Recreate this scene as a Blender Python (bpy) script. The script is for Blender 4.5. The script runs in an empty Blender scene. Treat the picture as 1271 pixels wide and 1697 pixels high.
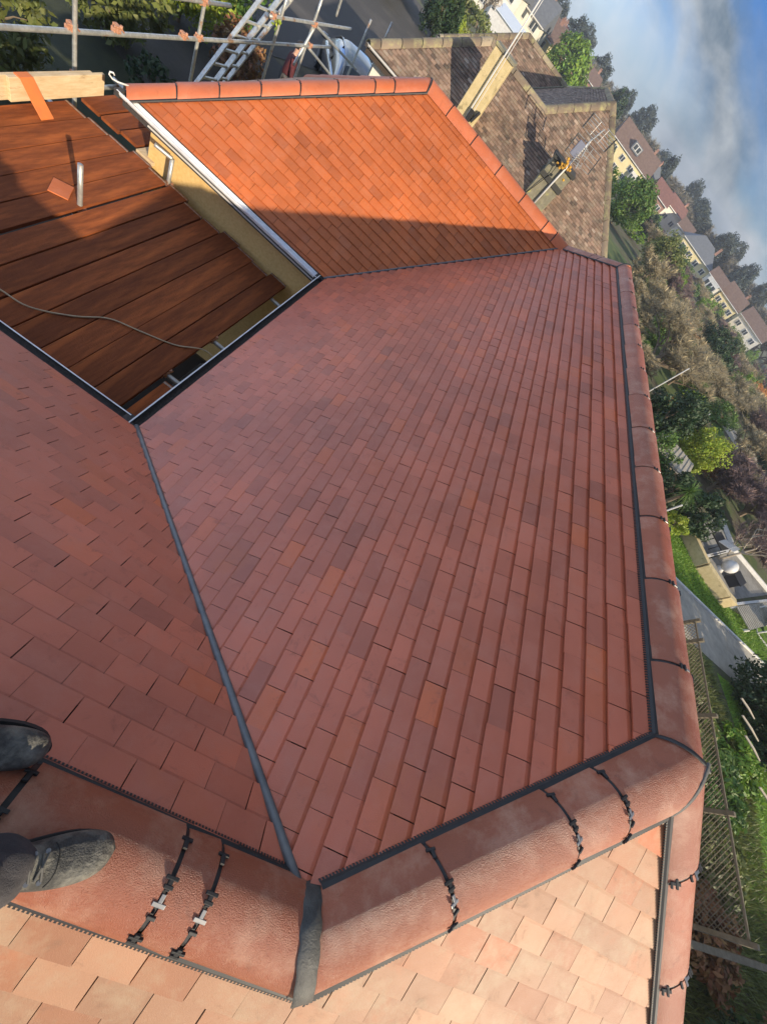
import bpy, math, random
import numpy as np
from mathutils import Vector, Matrix
R_ = math.radians
SC = bpy.context.scene
COL = SC.collection

# ------------------------------------------------------------------ camera
# right / down / forward axes of the camera, solved from the roof's vanishing points
CR = Vector((0.75495991, 0.33620223, 0.56303072))
CD = Vector((0.59942619, -0.70198372, -0.38458692))
CF = Vector((0.26593941, 0.62784307, -0.73149799))
CAM = Vector((0.9435, -1.6901, 2.973))
cd = bpy.data.cameras.new('camera')
cam = bpy.data.objects.new('camera', cd); COL.objects.link(cam)
cd.sensor_fit = 'VERTICAL'; cd.sensor_height = 36.0; cd.lens = 36.0 * 669.8 / 1697.0
cd.clip_start = 0.02; cd.clip_end = 3000
m = Matrix.Identity(4)
for i in range(3):
    m[i][0] = CR[i]; m[i][1] = -CD[i]; m[i][2] = -CF[i]; m[i][3] = CAM[i]
cam.matrix_world = m
SC.camera = cam
SC.render.resolution_x = 766; SC.render.resolution_y = 1024

# ------------------------------------------------------------------ sky, sun, exposure
SUN = Vector((0.718, -0.696, 0.397)).normalized()
SUN_EL = math.asin(SUN.z)
SUN_ROT = math.atan2(SUN.x, SUN.y)
SC.view_settings.view_transform = 'Standard'
SC.view_settings.look = 'None'
SC.view_settings.exposure = 0.63
SC.view_settings.gamma = 1.0
SC.cycles.max_bounces = 6
wd = bpy.data.worlds.new('World'); SC.world = wd; wd.use_nodes = True
nt = wd.node_tree; nt.nodes.clear()
def N(t, typ, **kw):
    n = t.nodes.new(typ)
    for k, v in kw.items():
        if k == 'inp':
            for a, b in v.items(): n.inputs[a].default_value = b
        else: setattr(n, k, v)
    return n
wo = N(nt, 'ShaderNodeOutputWorld'); bg = N(nt, 'ShaderNodeBackground')
sky = N(nt, 'ShaderNodeTexSky', sky_type='NISHITA', sun_disc=False, sun_elevation=SUN_EL, sun_rotation=SUN_ROT)
sky.air_density = 1.0; sky.dust_density = 0.25; sky.ozone_density = 2.0
tc = N(nt, 'ShaderNodeTexCoord')
mp = N(nt, 'ShaderNodeMapping', vector_type='POINT'); mp.inputs['Scale'].default_value = (1.0, 1.0, 2.0)
mp.inputs['Location'].default_value = (0.35, 0.1, 0.2)
n1 = N(nt, 'ShaderNodeTexNoise', inp={'Scale': 2.3, 'Detail': 6.0, 'Roughness': 0.52, 'Distortion': 0.5})
cr = N(nt, 'ShaderNodeValToRGB'); cr.color_ramp.elements[0].position = 0.40; cr.color_ramp.elements[1].position = 0.54
n2 = N(nt, 'ShaderNodeTexNoise', inp={'Scale': 3.8, 'Detail': 6.0, 'Roughness': 0.55, 'Distortion': 0.3})
cc = N(nt, 'ShaderNodeValToRGB')
cc.color_ramp.elements[0].position = 0.40; cc.color_ramp.elements[0].color = (0.62, 0.90, 1.22, 1)
cc.color_ramp.elements[1].position = 0.62; cc.color_ramp.elements[1].color = (2.7, 2.85, 3.0, 1)
mx = N(nt, 'ShaderNodeMix', data_type='RGBA')
L_ = nt.links.new
L_(tc.outputs['Generated'], mp.inputs['Vector']); L_(mp.outputs['Vector'], n1.inputs['Vector']); L_(mp.outputs['Vector'], n2.inputs['Vector'])
L_(n1.outputs['Fac'], cr.inputs['Fac']); L_(n2.outputs['Fac'], cc.inputs['Fac'])
L_(cr.outputs['Color'], mx.inputs['Factor']); L_(sky.outputs['Color'], mx.inputs['A']); L_(cc.outputs['Color'], mx.inputs['B'])
# bluer sky; added gain brightens its unseen -X side to light the main slope
dk = N(nt, 'ShaderNodeMix', data_type='RGBA', blend_type='MULTIPLY'); dk.inputs['Factor'].default_value = 1.0; dk.inputs['B'].default_value = (0.13, 0.24, 0.46, 1)
L_(sky.outputs['Color'], dk.inputs['A']); L_(dk.outputs['Result'], mx.inputs['A'])
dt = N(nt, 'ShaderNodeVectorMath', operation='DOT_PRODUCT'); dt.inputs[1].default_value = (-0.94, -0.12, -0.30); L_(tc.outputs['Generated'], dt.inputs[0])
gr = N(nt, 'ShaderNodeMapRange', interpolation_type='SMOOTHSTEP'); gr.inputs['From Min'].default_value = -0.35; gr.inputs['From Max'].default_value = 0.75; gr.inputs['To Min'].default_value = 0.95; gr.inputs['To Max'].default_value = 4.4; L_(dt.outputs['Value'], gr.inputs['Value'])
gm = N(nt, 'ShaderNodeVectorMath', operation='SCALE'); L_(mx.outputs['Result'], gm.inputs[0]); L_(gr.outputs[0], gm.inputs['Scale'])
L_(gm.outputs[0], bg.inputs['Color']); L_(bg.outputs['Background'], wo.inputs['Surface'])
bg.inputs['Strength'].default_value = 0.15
sl = bpy.data.lights.new('sun', 'SUN'); sl.energy = 5.0; sl.angle = R_(0.6); sl.color = (1.0, 0.86, 0.66)
so = bpy.data.objects.new('sun', sl); COL.objects.link(so)
so.rotation_euler = SUN.to_track_quat('Z', 'Y').to_euler()

# ------------------------------------------------------------------ helpers
rng = np.random.default_rng(7); random.seed(7)
def setp(o, label=None, cat=None, group=None, kind=None):
    if label: o['label'] = label
    if cat: o['category'] = cat
    if group: o['group'] = group
    if kind: o['kind'] = kind
    return o
def empty(name, loc, label, cat, group=None, rz=0.0):
    o = bpy.data.objects.new(name, None); COL.objects.link(o); o.empty_display_size = 0.2
    o.location = loc; o.rotation_euler = (0, 0, rz)
    return setp(o, label, cat, group)
class MB:
    def __init__(s): s.v = []; s.f = []; s.m = []; s.r = []
    def add(s, vs, fs, mi=0, r=None):
        b = len(s.v); s.v.extend([tuple(p) for p in vs])
        rr = random.random() if r is None else r
        for f in fs: s.f.append(tuple(b + i for i in f)); s.m.append(mi); s.r.append(rr)
    def box(s, c, d, mi=0, M=None, r=None):
        x, y, z = [k / 2 for k in d]
        vs = [Vector((sx * x, sy * y, sz * z)) for sx in (-1, 1) for sy in (-1, 1) for sz in (-1, 1)]
        vs = [(M @ p if M else p) + Vector(c) for p in vs]
        s.add(vs, [(0, 1, 3, 2), (4, 6, 7, 5), (0, 4, 5, 1), (2, 3, 7, 6), (0, 2, 6, 4), (1, 5, 7, 3)], mi, r)
    def beam(s, a, b, wd, ht, mi=0, up=(0, 0, 1), r=None):
        a = Vector(a); b = Vector(b); d = (b - a); ln = d.length; d.normalize()
        u = Vector(up); x = d.cross(u)
        if x.length < 1e-4: x = d.cross(Vector((1, 0, 0)))
        x.normalize(); z = x.cross(d)
        M = Matrix((x, d, z)).transposed()
        s.box((a + b) / 2, (wd, ln, ht), mi, M, r)
    def tube(s, pts, rad, n=8, mi=0, cap=True, r=None):
        pts = [Vector(p) for p in pts]
        rads = rad if isinstance(rad, (list, tuple)) else [rad] * len(pts)
        vs = []; prev = None
        for i, p in enumerate(pts):
            d = (pts[min(i + 1, len(pts) - 1)] - pts[max(i - 1, 0)]).normalized()
            if prev is None:
                x = d.cross(Vector((0, 0, 1)))
                if x.length < 1e-3: x = d.cross(Vector((1, 0, 0)))
            else: x = prev - d * prev.dot(d)
            x.normalize(); prev = x; y = d.cross(x)
            for k in range(n):
                a = 2 * math.pi * k / n
                vs.append(p + (x * math.cos(a) + y * math.sin(a)) * rads[i])
        fs = []
        for i in range(len(pts) - 1):
            for k in range(n):
                fs.append((i * n + k, i * n + (k + 1) % n, (i + 1) * n + (k + 1) % n, (i + 1) * n + k))
        if cap:
            fs.append(tuple(range(n - 1, -1, -1))); fs.append(tuple((len(pts) - 1) * n + k for k in range(n)))
        s.add(vs, fs, mi, r)
    def build(s, name, mats, parent=None, smooth=False, bevel=0.0):
        me = bpy.data.meshes.new(name); me.from_pydata(s.v, [], s.f)
        if not isinstance(mats, (list, tuple)): mats = [mats]
        for mm in mats: me.materials.append(mm)
        me.polygons.foreach_set('material_index', s.m)
        at = me.attributes.new('rnd', 'FLOAT', 'FACE'); at.data.foreach_set('value', s.r)
        if smooth: me.polygons.foreach_set('use_smooth', [True] * len(s.f))
        me.update()
        o = bpy.data.objects.new(name, me); COL.objects.link(o)
        if parent: o.parent = parent
        if bevel:
            bv = o.modifiers.new('bevel', 'BEVEL'); bv.width = bevel; bv.segments = 2; bv.limit_method = 'ANGLE'
        return o
def np_mesh(name, V, F, mats, parent=None, rnd=None, smooth=False, mi=None):
    me = bpy.data.meshes.new(name)
    k = F.shape[1]
    me.vertices.add(len(V)); me.vertices.foreach_set('co', V.astype(np.float32).ravel())
    me.loops.add(F.size); me.loops.foreach_set('vertex_index', F.astype(np.int32).ravel())
    me.polygons.add(len(F)); me.polygons.foreach_set('loop_start', np.arange(0, F.size, k, dtype=np.int32))
    if not isinstance(mats, (list, tuple)): mats = [mats]
    for mm in mats: me.materials.append(mm)
    if mi is not None: me.polygons.foreach_set('material_index', mi.astype(np.int32))
    at = me.attributes.new('rnd', 'FLOAT', 'FACE')
    at.data.foreach_set('value', (rng.random(len(F)) if rnd is None else rnd).astype(np.float32))
    if smooth: me.polygons.foreach_set('use_smooth', [True] * len(F))
    me.update(calc_edges=True)
    o = bpy.data.objects.new(name, me); COL.objects.link(o)
    if parent: o.parent = parent
    return o
def copy_tree(o, parent=None):
    c = o.copy(); COL.objects.link(c)
    if parent: c.parent = parent
    for ch in list(o.children): copy_tree(ch, c)
    return c

# ------------------------------------------------------------------ materials
def mat(name, c1, c2=None, rough=0.7, scale=20, detail=4, bump=0.0, bscale=60, rnd=0.0, metal=0.0, c3=None, s3=3.0, t3=(0.5, 0.65), spec=0.5, hue=0.0, coat=0.0, trans=None, stretch=None):
    """two-tone noise mix (c1,c2), optional patches c3, per-face value jitter rnd from the 'rnd' attribute"""
    M = bpy.data.materials.new(name); M.use_nodes = True; t = M.node_tree; t.nodes.clear()
    out = N(t, 'ShaderNodeOutputMaterial'); b = N(t, 'ShaderNodeBsdfPrincipled')
    b.inputs['Roughness'].default_value = rough; b.inputs['Metallic'].default_value = metal
    b.inputs['Specular IOR Level'].default_value = spec
    if coat: b.inputs['Coat Weight'].default_value = coat
    L = t.links.new; L(b.outputs[0], out.inputs[0])
    tco = N(t, 'ShaderNodeTexCoord'); vec = tco.outputs['Object']
    if stretch:
        mpp = N(t, 'ShaderNodeMapping'); mpp.inputs['Scale'].default_value = stretch; L(vec, mpp.inputs[0]); vec = mpp.outputs[0]
    c2 = c2 or c1
    n = N(t, 'ShaderNodeTexNoise', inp={'Scale': scale, 'Detail': detail, 'Roughness': 0.6}); L(vec, n.inputs['Vector'])
    r = N(t, 'ShaderNodeValToRGB'); r.color_ramp.elements[0].position = 0.36; r.color_ramp.elements[1].position = 0.64
    r.color_ramp.elements[0].color = (*c1, 1); r.color_ramp.elements[1].color = (*c2, 1); L(n.outputs['Fac'], r.inputs['Fac'])
    col = r.outputs['Color']
    if c3:
        n3 = N(t, 'ShaderNodeTexNoise', inp={'Scale': s3, 'Detail': 5, 'Roughness': 0.65}); L(vec, n3.inputs['Vector'])
        r3 = N(t, 'ShaderNodeValToRGB'); r3.color_ramp.elements[0].position = t3[0]; r3.color_ramp.elements[1].position = t3[1]; L(n3.outputs['Fac'], r3.inputs['Fac'])
        mm = N(t, 'ShaderNodeMix', data_type='RGBA'); L(r3.outputs['Color'], mm.inputs['Factor']); L(col, mm.inputs['A']); mm.inputs['B'].default_value = (*c3, 1); col = mm.outputs['Result']
    if rnd or hue:
        a = N(t, 'ShaderNodeAttribute', attribute_name='rnd')
        mr = N(t, 'ShaderNodeMapRange'); mr.inputs['To Min'].default_value = 1 - rnd; mr.inputs['To Max'].default_value = 1 + rnd; L(a.outputs['Fac'], mr.inputs['Value'])
        hs = N(t, 'ShaderNodeHueSaturation'); L(col, hs.inputs['Color']); L(mr.outputs[0], hs.inputs['Value'])
        if hue:
            m1 = N(t, 'ShaderNodeMath', operation='MULTIPLY'); m1.inputs[1].default_value = 7.31; L(a.outputs['Fac'], m1.inputs[0])
            m2 = N(t, 'ShaderNodeMath', operation='FRACT'); L(m1.outputs[0], m2.inputs[0])
            mh = N(t, 'ShaderNodeMapRange'); mh.inputs['To Min'].default_value = 0.5 - hue; mh.inputs['To Max'].default_value = 0.5 + hue; L(m2.outputs[0], mh.inputs['Value']); L(mh.outputs[0], hs.inputs['Hue'])
        col = hs.outputs['Color']
    L(col, b.inputs['Base Color'])
    if bump:
        nb = N(t, 'ShaderNodeTexNoise', inp={'Scale': bscale, 'Detail': 6, 'Roughness': 0.7}); L(tco.outputs['Object'], nb.inputs['Vector'])
        bu = N(t, 'ShaderNodeBump', inp={'Strength': bump, 'Distance': 0.01}); L(nb.outputs['Fac'], bu.inputs['Height']); L(bu.outputs[0], b.inputs['Normal'])
    if trans:
        tr = N(t, 'ShaderNodeBsdfTranslucent'); L(col, tr.inputs['Color']); ms = N(t, 'ShaderNodeMixShader'); ms.inputs[0].default_value = trans
        L(b.outputs[0], ms.inputs[1]); L(tr.outputs[0], ms.inputs[2]); L(ms.outputs[0], out.inputs[0])
    return M

def tile_mat(name, base, alt, odd, val=0.2, hue=0.01, dust=(0.5, 0.3, 0.22), dustamt=0.25, rough=0.62, bump=0.35, spec=0.45, patch=0.0):
    """clay roof tile: colour picked per tile, finger-mark stains, pale bloom, grain"""
    M = bpy.data.materials.new(name); M.use_nodes = True; t = M.node_tree; t.nodes.clear(); L = t.links.new
    out = N(t, 'ShaderNodeOutputMaterial'); b = N(t, 'ShaderNodeBsdfPrincipled'); L(b.outputs[0], out.inputs[0])
    b.inputs['Specular IOR Level'].default_value = spec
    a = N(t, 'ShaderNodeAttribute', attribute_name='rnd'); tco = N(t, 'ShaderNodeTexCoord')
    r = N(t, 'ShaderNodeValToRGB'); cr = r.color_ramp
    cr.elements[0].position = 0.0; cr.elements[0].color = (*alt, 1)
    cr.elements[1].position = 1.0; cr.elements[1].color = (*odd, 1)
    e = cr.elements.new(0.35); e.color = (*base, 1)
    e = cr.elements.new(0.91); e.color = (*[x * 1.06 for x in base], 1)
    L(a.outputs['Fac'], r.inputs['Fac'])
    m1 = N(t, 'ShaderNodeMath', operation='MULTIPLY'); m1.inputs[1].default_value = 13.7; L(a.outputs['Fac'], m1.inputs[0])
    m2 = N(t, 'ShaderNodeMath', operation='FRACT'); L(m1.outputs[0], m2.inputs[0])
    mr = N(t, 'ShaderNodeMapRange'); mr.inputs['To Min'].default_value = 1 - val; mr.inputs['To Max'].default_value = 1 + val * 0.8; L(m2.outputs[0], mr.inputs['Value'])
    hs = N(t, 'ShaderNodeHueSaturation'); L(r.outputs['Color'], hs.inputs['Color']); L(mr.outputs[0], hs.inputs['Value'])
    # broad patches of darker, dirtier clay
    n0 = N(t, 'ShaderNodeTexNoise', inp={'Scale': 1.1, 'Detail': 4, 'Roughness': 0.6}); L(tco.outputs['Object'], n0.inputs['Vector'])
    q0 = N(t, 'ShaderNodeMapRange'); q0.inputs['From Min'].default_value = 0.35; q0.inputs['From Max'].default_value = 0.65; q0.inputs['To Min'].default_value = 0.84; q0.inputs['To Max'].default_value = 1.12; L(n0.outputs['Fac'], q0.inputs['Value'])
    hs2 = N(t, 'ShaderNodeHueSaturation'); L(hs.outputs['Color'], hs2.inputs['Color']); L(q0.outputs[0], hs2.inputs['Value'])
    # scuffs
    mp = N(t, 'ShaderNodeMapping'); mp.inputs['Scale'].default_value = (1, 1, 1); mp.inputs['Rotation'].default_value = (0.3, 0.2, 0.6); L(tco.outputs['Object'], mp.inputs[0])
    n1 = N(t, 'ShaderNodeTexNoise', inp={'Scale': 11, 'Detail': 8, 'Roughness': 0.78, 'Distortion': 0.6}); L(mp.outputs[0], n1.inputs['Vector'])
    r1 = N(t, 'ShaderNodeValToRGB'); r1.color_ramp.elements[0].position = 0.56; r1.color_ramp.elements[1].position = 0.70; L(n1.outputs['Fac'], r1.inputs['Fac'])
    k1 = N(t, 'ShaderNodeMath', operation='MULTIPLY'); k1.inputs[1].default_value = 0.68; L(r1.outputs['Color'], k1.inputs[0])
    x1 = N(t, 'ShaderNodeMix', data_type='RGBA'); L(k1.outputs[0], x1.inputs['Factor']); L(hs2.outputs['Color'], x1.inputs['A']); x1.inputs['B'].default_value = (*[c * 0.55 for c in base], 1)
    n2 = N(t, 'ShaderNodeTexNoise', inp={'Scale': 5.5, 'Detail': 7, 'Roughness': 0.72}); L(tco.outputs['Object'], n2.inputs['Vector'])
    r2 = N(t, 'ShaderNodeValToRGB'); r2.color_ramp.elements[0].position = 0.48; r2.color_ramp.elements[1].position = 0.72; L(n2.outputs['Fac'], r2.inputs['Fac'])
    k2 = N(t, 'ShaderNodeMath', operation='MULTIPLY'); k2.inputs[1].default_value = dustamt; L(r2.outputs['Color'], k2.inputs[0])
    x2 = N(t, 'ShaderNodeMix', data_type='RGBA'); L(k2.outputs[0], x2.inputs['Factor']); L(x1.outputs['Result'], x2.inputs['A']); x2.inputs['B'].default_value = (*dust, 1)
    colo = x2.outputs['Result']
    if patch:
        n7 = N(t, 'ShaderNodeTexNoise', inp={'Scale': 1.7, 'Detail': 6, 'Roughness': 0.7}); L(tco.outputs['Object'], n7.inputs['Vector'])
        r7 = N(t, 'ShaderNodeMapRange'); r7.inputs['From Min'].default_value = .57; r7.inputs['From Max'].default_value = .72; r7.inputs['To Max'].default_value = patch; L(n7.outputs['Fac'], r7.inputs['Value'])
        x7 = N(t, 'ShaderNodeMix', data_type='RGBA'); L(r7.outputs[0], x7.inputs['Factor']); L(colo, x7.inputs['A']); x7.inputs['B'].default_value = (.46, .12, .035, 1); colo = x7.outputs['Result']
    L(colo, b.inputs['Base Color'])
    rr = N(t, 'ShaderNodeMapRange'); rr.inputs['To Min'].default_value = rough - 0.12; rr.inputs['To Max'].default_value = rough + 0.12; L(n1.outputs['Fac'], rr.inputs['Value']); L(rr.outputs[0], b.inputs['Roughness'])
    nb = N(t, 'ShaderNodeTexNoise', inp={'Scale': 260, 'Detail': 5, 'Roughness': 0.7}); L(tco.outputs['Object'], nb.inputs['Vector'])
    nb2 = N(t, 'ShaderNodeTexNoise', inp={'Scale': 25, 'Detail': 3, 'Roughness': 0.6}); L(tco.outputs['Object'], nb2.inputs['Vector'])
    vo = N(t, 'ShaderNodeTexVoronoi', inp={'Scale': 150}); L(tco.outputs['Object'], vo.inputs['Vector'])
    pit = N(t, 'ShaderNodeMapRange'); pit.inputs['From Max'].default_value = .22; pit.inputs['To Min'].default_value = -.35; pit.inputs['To Max'].default_value = 0.0; L(vo.outputs['Distance'], pit.inputs['Value'])
    m9 = N(t, 'ShaderNodeMath', operation='MULTIPLY_ADD'); m9.inputs[1].default_value = .22; L(nb2.outputs['Fac'], m9.inputs[0]); L(pit.outputs[0], m9.inputs[2])
    ad = N(t, 'ShaderNodeMath', operation='ADD'); L(nb.outputs['Fac'], ad.inputs[0]); L(m9.outputs[0], ad.inputs[1])
    bu = N(t, 'ShaderNodeBump', inp={'Strength': bump, 'Distance': 0.004}); L(ad.outputs[0], bu.inputs['Height']); L(bu.outputs[0], b.inputs['Normal'])
    return M

M = {}
M['tile'] = tile_mat('new_clay_tile', (0.46, 0.116, 0.057), (0.38, 0.100, 0.052), (0.54, 0.122, 0.040), val=.10, patch=.45, dust=(.46,.17,.11), dustamt=0.4, rough=.42, spec=.62)
M['tile_dusty'] = tile_mat('dusty_clay_tile', (0.35, 0.178, 0.094), (0.34, 0.14, 0.065), (0.44, 0.11, 0.03), val=0.16, patch=.5, dust=(0.38, 0.29, 0.175), dustamt=0.6, rough=0.6)
M['tile_orange'] = tile_mat('orange_clay_tile', (0.42, 0.108, 0.027), (0.36, 0.092, 0.025), (0.46, 0.112, 0.027), val=0.1, dustamt=0.12)
M['ridge'] = tile_mat('ridge_clay', (0.31, 0.088, 0.038), (0.28, 0.078, 0.034), (0.35, 0.09, 0.035), val=0.12, dust=(0.50, 0.29, 0.19), dustamt=0.65, rough=0.38, bump=1.0, spec=.6)
M['ridge_orange'] = tile_mat('ridge_clay_orange', (0.43, 0.115, 0.042), (0.39, 0.10, 0.04), (0.46, 0.115, 0.035), val=0.1, dustamt=0.15, rough=0.55, bump=0.4)
M['old_tile'] = tile_mat('old_brown_tile', (0.19, 0.125, 0.088), (0.10, 0.072, 0.055), (0.36, 0.28, 0.215), val=0.40, dust=(0.36, 0.32, 0.22), dustamt=0.35, rough=0.85)
M['old_ridge'] = tile_mat('old_ridge_lichen', (0.19, 0.145, 0.10), (0.14, 0.105, 0.075), (0.30, 0.26, 0.18), val=0.35, dust=(0.36, 0.34, 0.14), dustamt=0.75, rough=0.9)
M['under'] = mat('roof_underlay', (0.045, 0.02, 0.014), rough=0.9)
M['old_under'] = mat('old_roof_underlay', (0.05, 0.035, 0.025), rough=0.9)
M['black'] = mat('black_plastic', (0.010, 0.010, 0.010), (0.018, 0.017, 0.016), rough=0.6, scale=30)
M['lead'] = mat('lead_strip', (0.03, 0.029, 0.027), (0.065, 0.065, 0.058), rough=0.6, scale=25, bump=0.4, bscale=120)
M['valley'] = mat('valley_roll', (0.085, 0.092, 0.095), (0.125, 0.13, 0.13), rough=0.34, scale=14, bump=0.15, bscale=60)
M['steel'] = mat('clip_steel', (0.33, 0.33, 0.32), rough=0.4, metal=0.9)
M['upvc'] = mat('white_plastic', (0.78, 0.79, 0.80), (0.62, 0.63, 0.64), rough=0.35, scale=12)
M['gutter_in'] = mat('gutter_grime_shade', (0.03, 0.028, 0.026), (0.06, 0.05, 0.045), rough=0.8, scale=40)  # debris and the trough's inner shade in one dark colour
M['render'] = mat('yellow_board_wall', (0.54, 0.345, 0.12), (0.62, 0.42, 0.17), rough=0.85, scale=35, detail=8, bump=0.2, bscale=90)
M['soffit'] = mat('soffit_board', (0.6, 0.58, 0.54), rough=0.6)
M['board'] = mat('scaffold_board', (0.145, 0.039, 0.012), (0.20, 0.054, 0.016), spec=.2, rough=0.85, scale=14, detail=9, rnd=0.2, c3=(0.38, 0.105, 0.026), s3=2.2, t3=(0.46, 0.68), bump=0.5, bscale=50, stretch=(2.6, .32, 2.6))
M['board_pale'] = mat('pale_timber', (0.50, 0.36, 0.20), (0.62, 0.48, 0.30), rough=0.8, scale=5, detail=8, bump=0.3, rnd=0.1, stretch=(6, 1, 6), c3=(0.3, 0.2, 0.1), s3=4, t3=(0.6, 0.75))
M['galv'] = mat('galvanised_tube', (0.33, 0.33, 0.31), (0.48, 0.48, 0.45), rough=0.42, metal=0.55, scale=18, c3=(0.35, 0.2, 0.11), s3=5, t3=(0.58, 0.66))
M['rust'] = mat('rusty_coupler', (0.34, 0.13, 0.06), (0.48, 0.27, 0.18), rough=0.8, scale=60, bump=0.4)
M['rust_band'] = mat('steel_end_band', (0.20, 0.12, 0.08), (0.33, 0.27, 0.22), rough=.6, metal=.4, scale=30)
M['clayflat'] = mat('orange_clay_strip', (0.62, 0.17, 0.04), (0.55, 0.15, 0.04), rough=0.7, scale=9)
M['cable'] = mat('cream_cable', (0.42, 0.33, 0.20), (0.34, 0.26, 0.16), rough=0.6)
M['rubber'] = mat('shoe_rubber', (0.022, 0.023, 0.021), (0.05, 0.048, 0.042), rough=0.5, scale=30, bump=1.0, bscale=55, c3=(0.20, 0.19, 0.155), s3=12, t3=(0.42, 0.64))
M['sole'] = mat('shoe_sole', (0.012, 0.012, 0.012), rough=0.8)
M['lace'] = mat('grey_lace', (0.09, 0.088, 0.08), rough=0.8)
M['trouser'] = mat('grey_trouser_cloth', (0.04, 0.038, 0.042), (0.075, 0.07, 0.072), rough=0.9, scale=9, bump=0.6, bscale=300, stretch=(1, 6, 1))
M['jacket'] = mat('dark_jacket_cloth', (0.03, 0.03, 0.035), rough=0.9)
M['maroon'] = mat('maroon_cloth', (0.075, 0.012, 0.016), (0.055, 0.009, 0.012), rough=0.9, scale=10)
M['skin'] = mat('skin', (0.52, 0.30, 0.21), (0.48, 0.26, 0.18), rough=0.55, scale=12)
M['hair'] = mat('dark_hair', (0.02, 0.014, 0.01), rough=0.6)
M['stone'] = mat('tan_stone', (0.43, 0.34, 0.17), (0.52, 0.42, 0.23), rough=0.9, scale=8, detail=8, bump=0.6, bscale=30, c3=(0.25, 0.2, 0.1), s3=6, t3=(0.6, 0.7))
M['mossbrick'] = mat('mossy_brick', (0.15, 0.14, 0.095), (0.22, 0.2, 0.14), rough=0.95, scale=12, detail=8, bump=0.6, bscale=30, c3=(0.34, 0.33, 0.12), s3=7, t3=(0.58, 0.7))
M['darkcap'] = mat('dark_cement', (0.04, 0.04, 0.035), rough=0.9)
M['moss'] = mat('orange_moss', (0.5, 0.28, 0.04), (0.4, 0.2, 0.03), rough=0.95, scale=20, bump=0.8)
M['glass'] = mat('window_glass', (0.03, 0.035, 0.04), (0.05, 0.06, 0.07), rough=0.08, scale=2, spec=0.9)
M['white'] = mat('white_paint', (0.60, 0.59, 0.56), (0.50, 0.49, 0.46), rough=0.5, scale=4)
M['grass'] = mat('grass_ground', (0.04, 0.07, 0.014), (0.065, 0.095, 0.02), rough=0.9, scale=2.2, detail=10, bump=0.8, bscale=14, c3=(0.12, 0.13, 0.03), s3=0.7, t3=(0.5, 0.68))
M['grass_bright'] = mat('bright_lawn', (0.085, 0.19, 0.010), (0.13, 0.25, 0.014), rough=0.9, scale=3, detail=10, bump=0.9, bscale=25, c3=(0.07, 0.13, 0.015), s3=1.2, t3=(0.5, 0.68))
M['grass_dark'] = mat('shaded_grass', (0.018, 0.024, 0.008), (0.032, 0.038, 0.012), rough=0.9, scale=3, detail=10, bump=0.8, bscale=20)  # the house's shade is put into this darker grass colour
M['shaded_soil'] = mat('shaded_soil', (0.02, 0.016, 0.012), (0.035, 0.026, 0.02), rough=.95, scale=4, detail=8)  # shade under and beside the deck is put into the soil colour
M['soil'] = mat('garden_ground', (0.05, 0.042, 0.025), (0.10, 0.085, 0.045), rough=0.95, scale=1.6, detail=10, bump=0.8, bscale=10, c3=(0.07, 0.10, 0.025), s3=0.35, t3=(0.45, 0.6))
M['paving'] = mat('pale_paving', (0.27, 0.25, 0.205), (0.36, 0.33, 0.27), rough=0.85, scale=3, detail=8, bump=0.3, bscale=20, c3=(0.24, 0.22, 0.18), s3=1.0, t3=(0.55, 0.7))
M['tarmac'] = mat('tarmac', (0.034, 0.03, 0.027), (0.055, 0.049, 0.043), rough=0.9, scale=30, detail=8, bump=0.3, bscale=90, c3=(0.08, 0.07, 0.06), s3=0.4, t3=(0.5, 0.7))
M['patio'] = mat('grey_patio', (0.20, 0.19, 0.17), (0.26, 0.25, 0.22), rough=0.85, scale=5, detail=8, c3=(0.13, 0.12, 0.10), s3=0.7, t3=(0.5, 0.7))
M['trellis'] = mat('weathered_trellis', (0.11, 0.09, 0.055), (0.16, 0.13, 0.085), rough=0.9, scale=14)
M['fence'] = mat('weathered_fence', (0.15, 0.12, 0.08), (0.23, 0.19, 0.13), rough=0.9, scale=5, stretch=(5, 5, 0.6))
M['bark'] = mat('bark', (0.10, 0.075, 0.05), (0.16, 0.12, 0.08), rough=0.95, scale=12, bump=0.6)
M['bark_pale'] = mat('pale_bark', (0.40, 0.34, 0.26), (0.30, 0.25, 0.18), rough=0.9, scale=12)
def leafmat(name, c, hue=0.02, rnd=0.35, tr=0.25): return mat(name, c, [x * 1.25 for x in c], rough=0.6, scale=1.2, rnd=rnd, hue=hue, trans=tr)
M['leaf_dark'] = leafmat('dark_evergreen_leaf', (0.022, 0.048, 0.014))
M['leaf_green'] = leafmat('green_leaf', (0.075, 0.14, 0.022))
M['leaf_bright'] = leafmat('bright_leaf', (0.13, 0.22, 0.02))
M['leaf_yellow'] = leafmat('yellow_green_leaf', (0.26, 0.32, 0.03), tr=0.3)
M['leaf_olive'] = leafmat('olive_leaf', (0.12, 0.14, 0.035))
M['leaf_brown'] = leafmat('russet_leaf', (0.20, 0.10, 0.04))
M['leaf_orange'] = leafmat('orange_leaf', (0.46, 0.19, 0.04))
M['leaf_hazed'] = leafmat('hazed_far_leaf', (0.05, 0.068, 0.058), rnd=0.2)  # blue of the distance haze is put into the leaf colour
M['twig_tan'] = mat('tan_twig', (0.25, 0.205, 0.12), (0.37, 0.31, 0.19), rough=0.9, rnd=0.3, scale=2)
M['twig_grey'] = mat('grey_twig', (0.16, 0.145, 0.11), (0.21, 0.19, 0.14), rough=0.9, rnd=0.3, scale=2)
M['twig_purple'] = mat('purple_brown_twig', (0.13, 0.085, 0.08), (0.19, 0.13, 0.12), rough=0.9, rnd=0.3, scale=2)
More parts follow.
